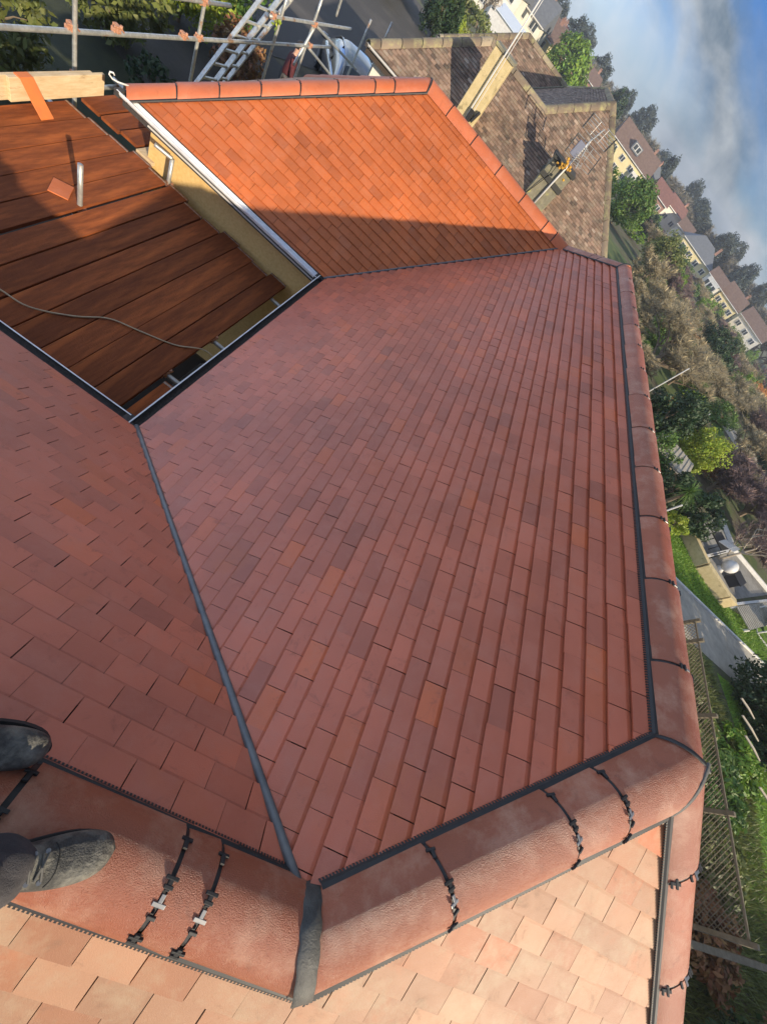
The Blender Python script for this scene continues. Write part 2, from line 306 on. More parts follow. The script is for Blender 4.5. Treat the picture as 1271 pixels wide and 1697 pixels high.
M['twig_white'] = mat('pale_branch', (0.55, 0.50, 0.44), (0.42, 0.38, 0.32), rough=0.8, scale=9)
M['car_body'] = mat('dark_car_paint', (0.012, 0.013, 0.016), rough=0.25, coat=0.8)
M['car_glass'] = mat('car_glass', (0.06, 0.08, 0.12), rough=0.08, spec=1.0, coat=1.0)
M['tyre'] = mat('tyre', (0.02, 0.02, 0.02), rough=0.9)
M['brick_y'] = mat('yellow_render', (0.55, 0.46, 0.24), (0.62, 0.53, 0.30), rough=0.9, scale=1)
M['brick_r'] = mat('red_brick', (0.22, 0.12, 0.09), (0.28, 0.16, 0.12), rough=0.9, scale=3)
M['cream'] = mat('cream_render', (0.68, 0.64, 0.54), (0.6, 0.56, 0.47), rough=0.9, scale=1)
M['roof_brown'] = mat('far_brown_roof', (0.105, 0.066, 0.053), (0.15, 0.10, 0.078), rough=0.9, scale=2, detail=8)
M['roof_slate'] = mat('far_slate_roof', (0.10, 0.11, 0.125), (0.13, 0.14, 0.155), rough=0.6, scale=2, detail=8)
M['roof_red'] = mat('far_red_roof', (0.13, 0.06, 0.05), (0.18, 0.085, 0.068), rough=0.9, scale=2, detail=8)
M['bird'] = mat('pale_cut_wood', (0.5, 0.42, 0.3), rough=0.9)  # pale wood colour of the cut logs

# ------------------------------------------------------------------ roof builder
def clip_half(poly, nx, ny, c):      # keep nx*u+ny*v >= c ; poly = list of (u,v)
    out = []
    for i in range(len(poly)):
        a = poly[i]; b = poly[(i + 1) % len(poly)]
        da = nx * a[0] + ny * a[1] - c; db = nx * b[0] + ny * b[1] - c
        if da >= 0: out.append(a)
        if (da >= 0) != (db >= 0):
            t = da / (da - db); out.append((a[0] + (b[0] - a[0]) * t, a[1] + (b[1] - a[1]) * t))
    return out
def halfplanes(poly, insets):
    area = sum(poly[i][0] * poly[(i + 1) % len(poly)][1] - poly[(i + 1) % len(poly)][0] * poly[i][1] for i in range(len(poly)))
    sgn = 1 if area > 0 else -1
    hp = []
    for i in range(len(poly)):
        a = poly[i]; b = poly[(i + 1) % len(poly)]
        dx, dy = b[0] - a[0], b[1] - a[1]; l = math.hypot(dx, dy)
        nx, ny = -dy / l * sgn, dx / l * sgn
        hp.append((nx, ny, nx * a[0] + ny * a[1] + insets[i]))
    return hp
def slope(name, parent, h, O, polys, T, gauge, wd, mats, seed, thick=0.018, jit=1.0, phase=0.0, gd=.0085):
    """polys: list of (xy polygon, inset per edge). One mesh of separate clay tiles over an underlay."""
    th = math.atan(T); c, s = math.cos(th), math.sin(th)
    U = Vector((h[1], -h[0], 0)); V = Vector((h[0] * c, h[1] * c, s)); Nn = Vector((-h[0] * s, -h[1] * s, c)); O3 = Vector((O[0], O[1], 0))
    rg = random.Random(seed); b = MB()
    for pxy, ins in polys:
        uv = [((p[0] - O[0]) * U.x + (p[1] - O[1]) * U.y, ((p[0] - O[0]) * h[0] + (p[1] - O[1]) * h[1]) / c) for p in pxy]
        b.add([O3 + U * q[0] + V * q[1] - Nn * 0.013 for q in uv], [tuple(range(len(uv)))], 1)
    allhp = []; bb = []
    for pxy, ins in polys:
        uv = [((p[0] - O[0]) * U.x + (p[1] - O[1]) * U.y, ((p[0] - O[0]) * h[0] + (p[1] - O[1]) * h[1]) / c) for p in pxy]
        allhp.append((halfplanes(uv, ins), uv)); bb += uv
    u0, u1 = min(q[0] for q in bb), max(q[0] for q in bb); v1 = max(q[1] for q in bb)
    v0 = -0.062
    nj = int((v1 - v0) / gauge) + 1
    for j in range(nj):
        vb = v0 + j * gauge; n = int((u1 - u0) / wd) + 3
        for i in range(n):
            ub = u0 - wd + (i + 0.5 * (j % 2) + phase) * wd + rg.uniform(-.0012, .0012) * jit
            dv = rg.gauss(0, .0012) * jit; r = rg.random(); dh = abs(rg.gauss(0, .0012)) * jit; tl = rg.gauss(0, .0013) * jit; gp = 0.0007 + rg.random() * .0011 * jit; br_ = vb + gauge - .017
            rect = [(ub + gp, vb + dv), (ub + wd - gp, vb + dv), (ub + wd - gp, vb + gauge + .014), (ub + gp, vb + gauge + .014)]
            for hp, uv in allhp:
                q = rect
                for (nx, ny, cc) in hp:
                    q = clip_half(q, nx, ny, cc)
                    if len(q) < 3: break
                if len(q) < 3: continue
                def H(p, k0=thick + dh, k1=thick * .28 + .001):
                    tt_ = tl * ((p[0] - ub) / wd - .5); cam_ = .0016 * (1 - (2 * (p[0] - ub) / wd - 1) ** 2)
                    if p[1] <= br_: return k0 + (k1 - k0) * (p[1] - vb) / (br_ - vb) + tt_ + cam_
                    return k1 - gd * (p[1] - br_) / .017 + tt_ + cam_
                for sgn_ in (-1, 1):
                    q_ = clip_half(q, 0, sgn_, sgn_ * br_)
                    if len(q_) > 2: b.add([O3 + U * p[0] + V * p[1] + Nn * H(p) for p in q_], [tuple(range(len(q_)))], 0, r)
                for k in range(len(q)):
                    a, e = q[k], q[(k + 1) % len(q)]
                    fl = abs(a[1] - (vb + dv)) < 1e-6 and abs(e[1] - (vb + dv)) < 1e-6
                    fs_ = (abs(a[0] - e[0]) < 1e-6) and (abs(a[0] - rect[0][0]) < 1e-6 or abs(a[0] - rect[1][0]) < 1e-6)
                    if fl or fs_:
                        dp = .013 if fl else .008
                        A = O3 + U * a[0] + V * a[1]; E_ = O3 + U * e[0] + V * e[1]
                        b.add([A + Nn * H(a), A + Nn * (H(a) - dp), E_ + Nn * (H(e) - dp), E_ + Nn * H(e)], [(0, 1, 2, 3)], 0, r)
    return b.build(name, mats, parent)

RC, ZC = 0.130, -0.088       # radius of the half-round ridge tiles, their axis below the apex line
def ridge_run(parent, A, B, joints, matr, others_a, others_b, hip, clips=True, seg=14, lift=0.0, roll=True, rc=RC, gap=.008, zc=ZC, fancy=True, tA=0.0, tB=0.0):
    """A->B: apex line; joints: distances (3D, from A) of the joints; others_a/b: away-directions of other ridges at A/B"""
    A = Vector(A); B = Vector(B); d3 = B - A; Ln = d3.length; d3.normalize()
    dp = Vector((d3.x, d3.y, 0)); k = dp.length; dpl = dp / k; lat = Vector((-dpl.y, dpl.x, 0))
    phm = R_(74 if hip else 82)
    ph = [(-phm + 2 * phm * i / seg) for i in range(seg + 1)]
    def smin(a, others, dirn):
        s = 0.0 if not others else -9
        for o in others:
            o = Vector((o[0], o[1], 0)).normalized(); df = dirn - o
            s = max(s, -a * lat.dot(df) / (1 - dirn.dot(o)))
        return s / k
    def pt(s, phi, rad): return A + d3 * s + lat * (rad * math.sin(phi)) + Vector((0, 0, zc + lift + rad * math.cos(phi)))
    cuts = [None] + list(joints) + [None]
    made = []
    for i in range(len(cuts) - 1):
        b = MB(); r = random.random(); rows = []
        lo = hi = None; jl = random.uniform(-.003, .0015); tp_ = random.uniform(.003, .006)
        nl = 4
        for q in range(nl + 1):
            for rad in (rc + jl - .003 + tp_ * q / nl, rc + jl - .018 + tp_ * q / nl):
                row = []
                for p_ in ph:
                    a = rad * math.sin(p_)
                    s0 = smin(a, others_a, dpl) - tA * math.cos(p_) if cuts[i] is None else cuts[i] + gap
                    s1 = (Ln - smin(a, others_b, -dpl)) - tB * math.cos(p_) if cuts[i + 1] is None else cuts[i + 1] - gap
                    row.append(pt(s0 + (s1 - s0) * q / nl, p_, rad))
                rows.append(row)
        n = seg + 1; vs = [p for row in rows for p in row]; fs = []
        for q in range(nl):
            a0, b0, a1, b1 = (2 * q) * n, (2 * q + 1) * n, (2 * q + 2) * n, (2 * q + 3) * n
            for t in range(seg):
                fs.append((a0 + t, a1 + t, a1 + t + 1, a0 + t + 1)); fs.append((b0 + t, b0 + t + 1, b1 + t + 1, b1 + t))
            fs.append((a0, b0, b1, a1)); fs.append((a0 + seg, a1 + seg, b1 + seg, b0 + seg))
        for t in range(seg):
            fs.append((t, t + 1, n + t + 1, n + t)); e0 = 2 * nl * n; fs.append((e0 + t, e0 + n + t, e0 + n + t + 1, e0 + t + 1))
        b.add(vs, fs, 0, r)
        o = b.build('ridge_tile', matr, parent, smooth=True)
        try: o.data.set_sharp_from_angle(angle=R_(40))
        except Exception: pass
        made.append(o)
        if clips and i < len(joints):
            s = joints[i]; cb = MB()
            def band(r0, r1, w, p0, p1, ng=10, mi=0):
                pr = [p0 + (p1 - p0) * t / ng for t in range(ng + 1)]
                vs = []
                for p_ in pr: vs += [pt(s - w / 2, p_, r0), pt(s - w / 2, p_, r1), pt(s + w / 2, p_, r1), pt(s + w / 2, p_, r0)]
                fs = []
                for t in range(ng):
                    a = 4 * t; fs += [(a + 1, a + 2, a + 6, a + 5), (a, a + 1, a + 5, a + 4), (a + 2, a + 3, a + 7, a + 6)]
                fs += [(0, 3, 2, 1), (4 * ng, 4 * ng + 1, 4 * ng + 2, 4 * ng + 3)]
                cb.add(vs, fs, mi)
            band(rc - .022, rc - .0075, .030, -phm, phm, 16)
            pc = MB()
            def lump(deg, w, l, hgt, tgt=cb, ox=0.0):
                p_ = R_(deg); c0 = pt(s + ox, p_, rc + hgt / 2 - .001)
                nn = (lat * math.sin(p_) + Vector((0, 0, 1)) * math.cos(p_)).normalized(); tt = d3; rr = nn.cross(tt).normalized()
                tt = rr.cross(nn)
                Mx = Matrix((tt, rr, nn)).transposed(); tgt.box(c0, (w, l, hgt), 0, Mx)
            for dg, wl_ in (((52, .034), (12, .036), (4, .026), (-24, .024), (-50, .038), (-58, .026)) if fancy == 2 else ((20, .026), (11, .03), (-30, .03), (-42, .034)) if fancy else ((14, .022), (-44, .022))): lump(dg, wl_, .009, .008)
            for dg in ((46, 6, -50) if fancy == 2 else ()): lump(dg, .013, .026, .007)
            (lump(-12, .036, .010, .006, pc), lump(-8, .011, .028, .0055, pc)) if fancy == 2 else (lump(2, .010, .026, .004, pc) if fancy else None)
            cb.build('ridge_clip', M['black'], o, bevel=.0015); pc.v and pc.build('screw_plate', M['steel'], o, bevel=.001)
    if roll:                       # toothed dry-ridge roll showing under both edges
        for sg in (-1, 1):
            b = MB(); ed = rc * math.sin(phm)
            drop = lambda a: -a * hsl
            hsl = SL * (0.7071 if hip else 1.0)
            n = int(Ln / .011); s_a = smin(sg * ed, others_a, dpl); s_b = Ln - smin(sg * ed, others_b, -dpl)
            def P(s, a, z): return A + d3 * s + lat * (sg * a) + Vector((0, 0, -a * hsl + z + lift + (.010 if hip else .003)))
            b.add([P(s_a, ed - .03, .016), P(s_b, ed - .03, .016), P(s_b, ed + .004, .024), P(s_a, ed + .004, .024), P(s_a, ed + .008, .016), P(s_b, ed + .008, .016)], [(0, 1, 2, 3), (3, 2, 5, 4)], 0)
            s = s_a
            while s < s_b - .006:
                w = .0065; b.add([P(s, ed + .006, .017), P(s + w, ed + .006, .017), P(s + w, ed + .013, .016), P(s, ed + .013, .016), P(s + w, ed + .013, .010), P(s, ed + .013, .010)], [(0, 1, 2, 3), (3, 2, 4, 5)], 0)
                s += .0115
            b.build('ridge_roll', M['black'], parent)
    return made

def every(Ln, step, first):
    r = []; s = first
    while s < Ln - .12: r.append(s); s += step
    return r

def house(name, loc, rz, label, P, mt, det):
    global SL
    w, W, w2, Lc, D, T = P; SL = T
    H = empty(name, loc, label, 'house', rz=rz)
    rd = .03; vy = .018; hx_ = .13 if det else 0
    S = slope
    md = dict(T=T, wd=mt.get('wd', .1625))
    if not det:
        S = lambda *a, **k: slope(*a, **dict(k, thick=.010))
    ridge_m, m_main, m_out, m_or, und = mt['ridge'], mt['main'], mt['outer'], mt['orange'], mt['under']
    # inner slopes round the courtyard
    S('main_roof_slope', H, (1, 0), (0, 0), [([(0, 0), (w, -w), (W, W - 2 * w), (W, Lc + 2 * w2 - W), (w2, Lc + w2), (0, Lc)], [vy, rd, rd, rd, vy, 0])], gauge=mt.get('g', .0915), mats=[m_main, und], seed=1, **md)
    S('wing_roof_slope', H, (0, -1), (0, 0), [([(0, 0), (-D - w, 0), (-D, -w), (w, -w)], [0, rd, rd, vy])], gauge=mt.get('go', .105), mats=[m_main, und], seed=2, phase=.12, **md)
    S('wing_roof_slope', H, (0, 1), (0, Lc), [([(0, Lc), (w2, Lc + w2), (-D, Lc + w2), (-D - w2, Lc)], [vy, rd, rd, 0])], gauge=mt.get('go', .105), mats=[m_or, und], seed=3, thick=.0125, gd=.004, **md)
    S('outer_roof_slope', H, (0, 1), (0, -2 * w), [([(-D - w, -2 * w), (w, -2 * w), (w, -w), (-D, -w)], [0, 0, rd, rd]), ([(w, -2 * w), (2 * W + hx_, -2 * w), (W, W - 2 * w), (w, -w)], [0, rd, rd, 0])], gauge=mt.get('go', .105), mats=[m_out, und], seed=4, phase=.4, thick=.0125, gd=.003, **md)
    S('back_roof_slope', H, (-1, 0), (2 * W, 0), [([(2 * W, -2 * w), (2 * W, Lc + 2 * w2), (W, Lc + 2 * w2 - W), (W, W - 2 * w)], [0, rd, rd, rd])], gauge=mt.get('go', .105), mats=[m_out, und], seed=5, **md)
    S('far_roof_slope', H, (0, -1), (0, Lc + 2 * w2), [([(-D - w2, Lc + 2 * w2), (-D, Lc + w2), (w2, Lc + w2), (w2, Lc + 2 * w2)], [rd, rd, 0, 0]), ([(w2, Lc + 2 * w2), (w2, Lc + w2), (W, Lc + 2 * w2 - W), (2 * W, Lc + 2 * w2)], [0, rd, rd, 0])], gauge=mt.get('go', .105), mats=[m_out, und], seed=6, **md)
    S('hip_end_slope', H, (1, 0), (-D - w, 0), [([(-D - w, 0), (-D - w, -2 * w), (-D, -w)], [0, rd, rd])], gauge=mt.get('go', .105), mats=[m_out, und], seed=7, **md)
    S('hip_end_slope', H, (1, 0), (-D - w2, 0), [([(-D - w2, Lc), (-D - w2, Lc + 2 * w2), (-D, Lc + w2)], [rd, rd, 0])], gauge=mt.get('go', .105), mats=[m_out, und], seed=8, **md)
    z = lambda p, v: (p[0], p[1], v * T)
    a_ = (-D, -w); b_ = (w, -w); c_ = (W, W - 2 * w); d_ = (W, Lc + 2 * w2 - W); e_ = (w2, Lc + w2); f_ = (-D, Lc + w2)
    q = .7071
    J = mt.get('joints', {}); cl = det; rl = det
    le = lambda A, B: (Vector(B) - Vector(A)).length
    def run(key, A, B, oa, ob, hip, mm=None, c=None, r=None):
        Ln = le(A, B); js = J.get(key)
        if js is None: js = every(Ln, .45, .3)
        return ridge_run(H, A, B, js, mm or ridge_m, oa, ob, hip, clips=cl if c is None else c, roll=rl if r is None else r, seg=14 if det else 8, rc=(.121 if key == 'R3' else .136 if key == 'R2' else RC), zc=(-.097 if key == 'R3' else ZC), fancy=(2 if key in ('R1', 'R2', 'R7') else 1 if key == 'R3' else 0), tA=(.034 if key == 'R2' else 0) * det, tB=(.055 if key == 'R1' else 0) * det)
    run('R1', z(a_, w), z(b_, w), [(-q, q), (-q, -q)], [(q, q)], False)
    run('R2', z(b_, w), z(c_, W), [(-1, 0)], [(0, 1), (q, -q)], True)
    run('R3', z(c_, W), z(d_, W), [(-q, -q), (q, -q)], [(-q, q), (q, q)], False)
    run('R4', z(d_, W), z(e_, w2), [(0, -1), (q, q)], [(-1, 0)], True)
    run('R5', z(e_, w2), z(f_, w2), [(q, -q)], [(-q, -q), (-q, q)], False, mt.get('ridge_o', ridge_m), r=False)
    run('R6', z(f_, w2), (-D - w2, Lc, 0), [(1, 0), (-q, q)], [], True, mt.get('ridge_o', ridge_m))
    run('R7', z(c_, W), (2 * W + hx_, -2 * w, 0), [(-q, -q), (0, 1)], [], True)
    run('R8', z(d_, W), (2 * W, Lc + 2 * w2, 0), [(0, -1), (-q, q)], [], True, c=False)
    run('R9', z(f_, w2), (-D - w2, Lc + 2 * w2, 0), [(1, 0), (-q, -q)], [], True, mt.get('ridge_o', ridge_m), c=False, r=False)
    run('R10', z(a_, w), (-D - w, 0, 0), [(1, 0), (-q, -q)], [], True, c=False)
    run('R11', z(a_, w), (-D - w, -2 * w, 0), [(1, 0), (-q, q)], [], True, c=False)
    # valleys
    for (A, B, rr) in (((0, 0), b_, .0165 if det else .03), ((0, Lc), e_, .013 if det else .03)):
        b = MB(); A3 = Vector((A[0], A[1], .006)); B3 = Vector((B[0], B[1], abs(B[0]) * T + .006)); dd = (B3 - A3).normalized()
        n = 26; pts = [A3 + (B3 - A3) * (i / n) + Vector((0, 0, .016 + random.uniform(-.0012, .0012))) - (dd * .03 if i == 0 else Vector()) for i in range(n + 1)]
        b.tube(pts[:-1] + [B3 - dd * .14 + Vector((0, 0, .016))], rr, 10, 0)
        lt = Vector((dd.y, -dd.x, 0)).normalized() * .034
        b.add([A3 - lt, A3 + lt, B3 + lt, B3 - lt], [(0, 1, 2, 3)], 1)
        b.build('valley_trough', [M['valley'] if det else mt['valley'], M['black']], H, smooth=True)
    return H

Pm = (1.9147, 2.8225, 2.1977, 3.2590, 0.4918, 0.7590)
w, W, w2, Lc, D, T = Pm
J = {'R1': [.05, .5, .95, 1.43, 1.883, 2.004], 'R2': [.41, .875, 1.09], 'R3': [.38 + .45 * k for k in range(12)],
     'R4': [.40, .52], 'R5': [.2577, .4577, .9277, 1.3977, 1.8677, 2.3077],
     'R6': [.50, .75, 1.21, 1.66, 2.11, 2.57, 3.02], 'R7': [.433, .912, 1.36, 1.81, 2.26, 2.71, 3.16, 3.61, 4.06]}
J['R3'] = [x0 for x0 in J['R3'] if x0 < 5.75]
GZ = -2.8
home = house('tiled_house', (0, 0, 0), 0, 'house underfoot with new red clay roof wrapped round a small courtyard, one wing bright orange', Pm,
             dict(ridge=M['ridge'], ridge_o=M['ridge_orange'], main=M['tile'], outer=M['tile_dusty'], orange=M['tile_orange'], under=M['under'], joints=J), True)

# lead bands over the ridge mitres
def mitre_band(A, di, dj, zc, wdt, name, mt_, rad, ph0, ph1, sl=0.0, tilt=0.0):
    di = Vector((*di, 0)).normalized(); dj = Vector((*dj, 0)).normalized(); lat = Vector((-di.y, di.x, 0)); df = di - dj
    b = MB(); n = 22; vs = []
    mdir = (di - dj).normalized()
    for t in range(n + 1):
        p = ph0 + (ph1 - ph0) * t / n; a = rad * math.sin(p)
        s = -a * lat.dot(df) / (1 - di.dot(dj))
        s += tilt * math.cos(p)
        c0 = Vector(A) + di * s + lat * a + Vector((0, 0, zc + rad * math.cos(p)))
        jj = 1 + .04 * math.sin(t * 1.7) + random.uniform(-.05, .05)
        c0 = c0 + Vector((0, 0, s * sl))
        vs += [c0 - mdir * wdt * jj * .5 - Vector((0, 0, .006)), c0 - mdir * wdt * .42 * jj, c0 + mdir * wdt * .42 * jj, c0 + mdir * wdt * jj * .5 - Vector((0, 0, .006))]
    fs = []
    for t in range(n):
        a = 4 * t; fs += [(a, a + 1, a + 5, a + 4), (a + 1, a + 2, a + 6, a + 5), (a + 2, a + 3, a + 7, a + 6)]
    b.add(vs, fs); return b.build(name, mt_, home, smooth=True)
apz = W * T
mitre_band((w, -w, w * T), (-1, 0), (.7071, .7071), ZC, .070, 'lead_band', M['lead'], RC + .006, R_(-74), R_(78), tilt=.055)
mitre_band((W, W - 2 * w, apz), (.7071, -.7071), (-.7071, -.7071), ZC, .018, 'lead_band', M['lead'], RC + .007, R_(-80), R_(4), sl=-T * .7071)
mitre_band((W, W - 2 * w, apz), (0, 1), (-.7071, -.7071), ZC, .016, 'lead_band', M['black'], RC + .003, R_(-10), R_(84))
mitre_band((W, Lc + 2 * w2 - W, apz), (0, -1), (-.7071, .7071), ZC, .02, 'lead_band', M['black'], RC + .003, R_(-84), R_(10))
mitre_band((w2, Lc + w2, w2 * T), (-1, 0), (.7071, -.7071), ZC, .02, 'lead_band', M['black'], RC + .003, R_(-84), R_(84))
mitre_band((-D, Lc + w2, w2 * T), (1, 0), (-.7071, -.7071), ZC, .022, 'lead_band', M['black'], RC + .003, R_(-84), R_(84))

# walls, fascias, gutters
def wallbox(b, x0, y0, x1, y1, z0, z1, mi=0): b.box(((x0 + x1) / 2, (y0 + y1) / 2, (z0 + z1) / 2), (abs(x1 - x0), abs(y1 - y0), z1 - z0), mi)
def house_walls(H, P, wallm, deep=.2, gz=GZ, wy=.19):
    w, W, w2, Lc, D, T = P; t = .25; zt = -.03
    b = MB()
    xs0, xs1 = -D - w + deep, 2 * W - deep
    wallbox(b, xs0, -deep - t, deep + 0, -deep, gz, zt)              # wing courtyard wall
    wallbox(b, deep, -deep, deep + t, Lc + wy, gz, zt - .003)        # main courtyard wall
    wallbox(b, -D - w2 + deep, Lc + wy, deep, Lc + wy + t, gz, zt)
    wallbox(b, xs0, -2 * w + deep, xs1, -2 * w + deep + t, gz, zt)
    wallbox(b, xs1 - t, -2 * w + deep + t, xs1, Lc + 2 * w2 - deep - t, gz, zt - .003)
    wallbox(b, -D - w2 + deep, Lc + 2 * w2 - deep - t, xs1, Lc + 2 * w2 - deep, gz, zt)
    wallbox(b, xs0, -2 * w + deep + t, xs0 + t, -deep - t, gz, zt - .003)
    wallbox(b, -D - w2 + deep, Lc + wy + t, -D - w2 + deep + t, Lc + 2 * w2 - deep - t, gz, zt - .003)
    b.build('wall', wallm, H)
def gutter(H, A, B, out, zt=-.012, lipm=None, inn=None, R=.040):
    """half-round gutter hung along the eave A->B, out = outward plan direction"""
    lipm = lipm or M['upvc']
    A = Vector((*A, zt)); B = Vector((*B, zt)); o = Vector((*out, 0)); b = MB(); prof = []
    for k in range(9):
        a = math.pi * k / 8; prof.append((R - R * math.cos(a), -R * math.sin(a) * 1.05))
    prof += [(2 * R, .006), (2 * R - .010, .006)]
    n = len(prof)
    vs = [p + o * q[0] + Vector((0, 0, q[1])) for p in (A, B) for q in prof]
    b.add(vs, [(k, k + 1, n + k + 1, n + k) for k in range(n - 1)], 0)
    pin = []
    for k in range(9):
        a = math.pi * k / 8; pin.append((R - (R - .004) * math.cos(a), -(R - .004) * math.sin(a) * 1.05))
    vs = [p + o * q[0] + Vector((0, 0, q[1])) for p in (A, B) for q in pin]; n = 9
    b.add(vs, [(k + 1, k, n + k, n + k + 1) for k in range(8)], 0 if inn else 1)  # sunlit gutter stays white inside; the others take the dark shaded colour
    Ln = (B - A).length; d = (B - A).normalized(); s = .45
    for e_ in (A, B): b.box(e_ + o * R + Vector((0, 0, -.028)), (.055 if abs(o.y) > .5 else .1, .1 if abs(o.y) > .5 else .055, .06), 1)
    g = b.build('gutter', [lipm, M['gutter_in']], H, smooth=False)
    f = MB()
    f.beam(A - o * .012 + Vector((0, 0, -.075)), B - o * .012 + Vector((0, 0, -.075)), .018, .15)
    f.build('fascia', M['gutter_in'] if lipm is M['upvc'] else M['old_under'], H)
    br = MB()
    while s < Ln and abs(A.x) > 99:
        p = A + d * s; br.beam(p + o * 0 + Vector((0, 0, .006)), p + o * (2 * R) - Vector((0, 0, .0)), .012, .003); br.beam(p + o * (2 * R + .004) + Vector((0, 0, .006)), p + o * (2 * R + .004) - Vector((0, 0, .05)), .02, .006, up=(d.x, d.y, 0)); s += .8
    br.build('gutter_bracket', M['upvc'] if lipm is M['upvc'] else lipm, H)
def house_gutters(H, P, lipm=None):
    w, W, w2, Lc, D, T = P
    gutter(H, (-D - w, 0), (-.105, 0), (0, 1), lipm=lipm)
    gutter(H, (0, .0), (0, Lc), (-1, 0), lipm=lipm)
    gutter(H, (-D - w2 - .02, Lc), (-.085, Lc), (0, -1), lipm=lipm, inn=1, R=.05)
    gutter(H, (-D - w, -2 * w), (2 * W, -2 * w), (0, -1), lipm=lipm)
    gutter(H, (2 * W, -2 * w), (2 * W, Lc + 2 * w2), (1, 0), lipm=lipm)
house_walls(home, Pm, M['render'])
house_gutters(home, Pm)
# soffit + end scroll (hip iron) + dark end cap of the orange hip
b = MB(); b.box((-1.25, Lc + .085, -.125), (2.3, .20, .012)); b.build('soffit', M['soffit'], home)
hx, hy = -D - w2, Lc
b = MB(); b.tube([(hx + .02, hy + .02, .05), (hx - .05, hy - .05, .035), (hx - .085, hy - .085, .04), (hx - .105, hy - .105, .065), (hx - .10, hy - .10, .09), (hx - .08, hy - .08, .095), (hx - .072, hy - .072, .078)], .008, 8)
b.build('hip_iron', M['white'], home, smooth=True)
b = MB()
dgn = Vector((-.7071, -.7071, 0)); lt = Vector((.7071, -.7071, 0)); E0 = Vector((hx, hy, ZC)) + dgn * .004
vs = [E0] + [E0 + lt * (.118 * math.sin(R_(-80 + 160 * k / 12))) + Vector((0, 0, .118 * math.cos(R_(-80 + 160 * k / 12)))) for k in range(13)]
b.add(vs, [(0, k, k + 1) for k in range(1, 13)]); b.build('hip_end_cap', M['black'], home)
# open casement under the courtyard gutter
b = MB(); g = MB()
def fr(p, q_): b.beam(p, q_, .045, .035)
p1, p2, p3, p4 = Vector((-.02, 1.12, -.98)), Vector((-.02, 1.95, -.98)), Vector((-.50, 1.95, -1.22)), Vector((-.50, 1.12, -1.22))
for u, v in ((p1, p2), (p2, p3), (p3, p4), (p4, p1)): fr(u, v)
fr((p1 + p2) / 2, (p3 + p4) / 2); fr((p1 + p4) / 2, (p2 + p3) / 2)
wn = b.build('window_casement', mat('grey_frame', (.16, .17, .18), rough=.4), home, bevel=.004)
g.add([p - Vector((0, 0, .004)) for p in (p1, p2, p3, p4)], [(0, 1, 2, 3)]); g.build('window_pane', M['glass'], wn)

# ------------------------------------------------------------------ scaffold
scaf = empty('scaffold', (-3.5, 3.6, GZ), 'galvanised tube scaffold with rusty couplers standing outside the courtyard', 'scaffold')
SO = Vector((-3.5, 3.6, GZ))
def sp(p): return Vector(p) - SO
def tube_part(name, pts, r=.0242, mt_=None, parent=None):
    b = MB(); a, c = Vector(pts[0]), Vector(pts[-1]); n = 10; P_ = [sp(a + (c - a) * k / n) for k in range(n + 1)]
    b.tube(P_, r, 12)
    return b.build(name, mt_ or M['galv'], parent or scaf, smooth=True)
def coupler(p):
    b = MB(); p = sp(p)
    b.box(p, (.075, .06, .07)); b.tube([p + Vector((.02, -.07, .03)), p + Vector((.035, .02, .02)), p + Vector((.03, .08, -.02))], .011, 6)
    b.box(p + Vector((.03, .03, .03)), (.03, .035, .03), M=Matrix.Rotation(.5, 3, 'Z')); b.box(p + Vector((-.01, -.045, -.02)), (.05, .02, .05))
    b.build('coupler', M['rust'], scaf, bevel=.004)
for (y, z0, z1, x) in ((3.62, GZ, .62, -3.56), (5.84, GZ, .62, -3.6), (1.2, GZ, .62, -3.56), (-1.2, GZ, .62, -3.56), (7.98, GZ, .62, -3.6), (9.3, GZ, .62, -3.62), (2.03, GZ, -.15, -2.15), (3.34, GZ, -.28, -2.13)):
    tube_part('pole', [(x, y, z0), (x, y, z1)])
tube_part('guard_rail', [(-3.60, -1.6, -.13), (-3.60, 10.4, -.185)]); tube_part('guard_rail', [(-3.60, -1.6, .26), (-3.60, 6.45, .245)])
tube_part('guard_rail', [(-3.60, 7.6, .19), (-3.60, 11.1, .155)])
for k in ((-3.6, 3.62, -.11), (-3.6, 4.28, -.10), (-3.6, 5.5, -.13), (-3.6, 5.84, -.14), (-3.6, 5.8, .25), (-3.6, 9.3, .16), (-3.6, 9.4, -.17), (-3.56, 3.62, -.53), (-3.6, 7.7, .2), (-3.6, 1.2, -.12)): coupler(k)
for a, c in (((-3.6, 9.38, .14), (-3.6, 12.44, -.61)), ((-3.6, 9.42, -.22), (-3.6, 11.11, -.74)), ((-3.6, 9.35, .12), (-3.6, 9.0, -.5))): tube_part('brace', [a, c])
for a, c in (((-3.6, 12.03, -.73), (-3.6, 12.05, .36)), ((-3.6, 13.52, -.76), (-3.6, 13.51, .38)), ((-3.6, 10.12, .32), (-3.6, 10.05, .7))): tube_part('pole', [(a[0], a[1], GZ) if a[2] < 0 else a, c])
# transoms under the boards
for y in (1.04, 1.80, 3.05): tube_part('transom', [(-3.62, y, -.615), (.0 if y != 3.05 else .1, y, -.615)])
for y in (.1, -1.0): tube_part('transom', [(-3.62, y, -.615), (-2.5, y, -.615)])
tube_part('ledger', [(-2.12, 2.0, -.665), (-2.12, 3.42, -.665)]); tube_part('ledger', [(-3.55, -1.6, -.665), (-3.55, 4.4, -.665)])
tube_part('transom', [(-2.13, 3.34, -.28), (-2.30, 3.25, -.24)])
tube_part('transom', [(-3.62, 4.3, -.63), (-2.45, 4.3, -.63)])
for p in ((-.44, 1.04, -.60), (-.44, 1.80, -.60), (-2.13, 3.34, -.60), (-2.15, 2.03, -.62)): coupler(p)

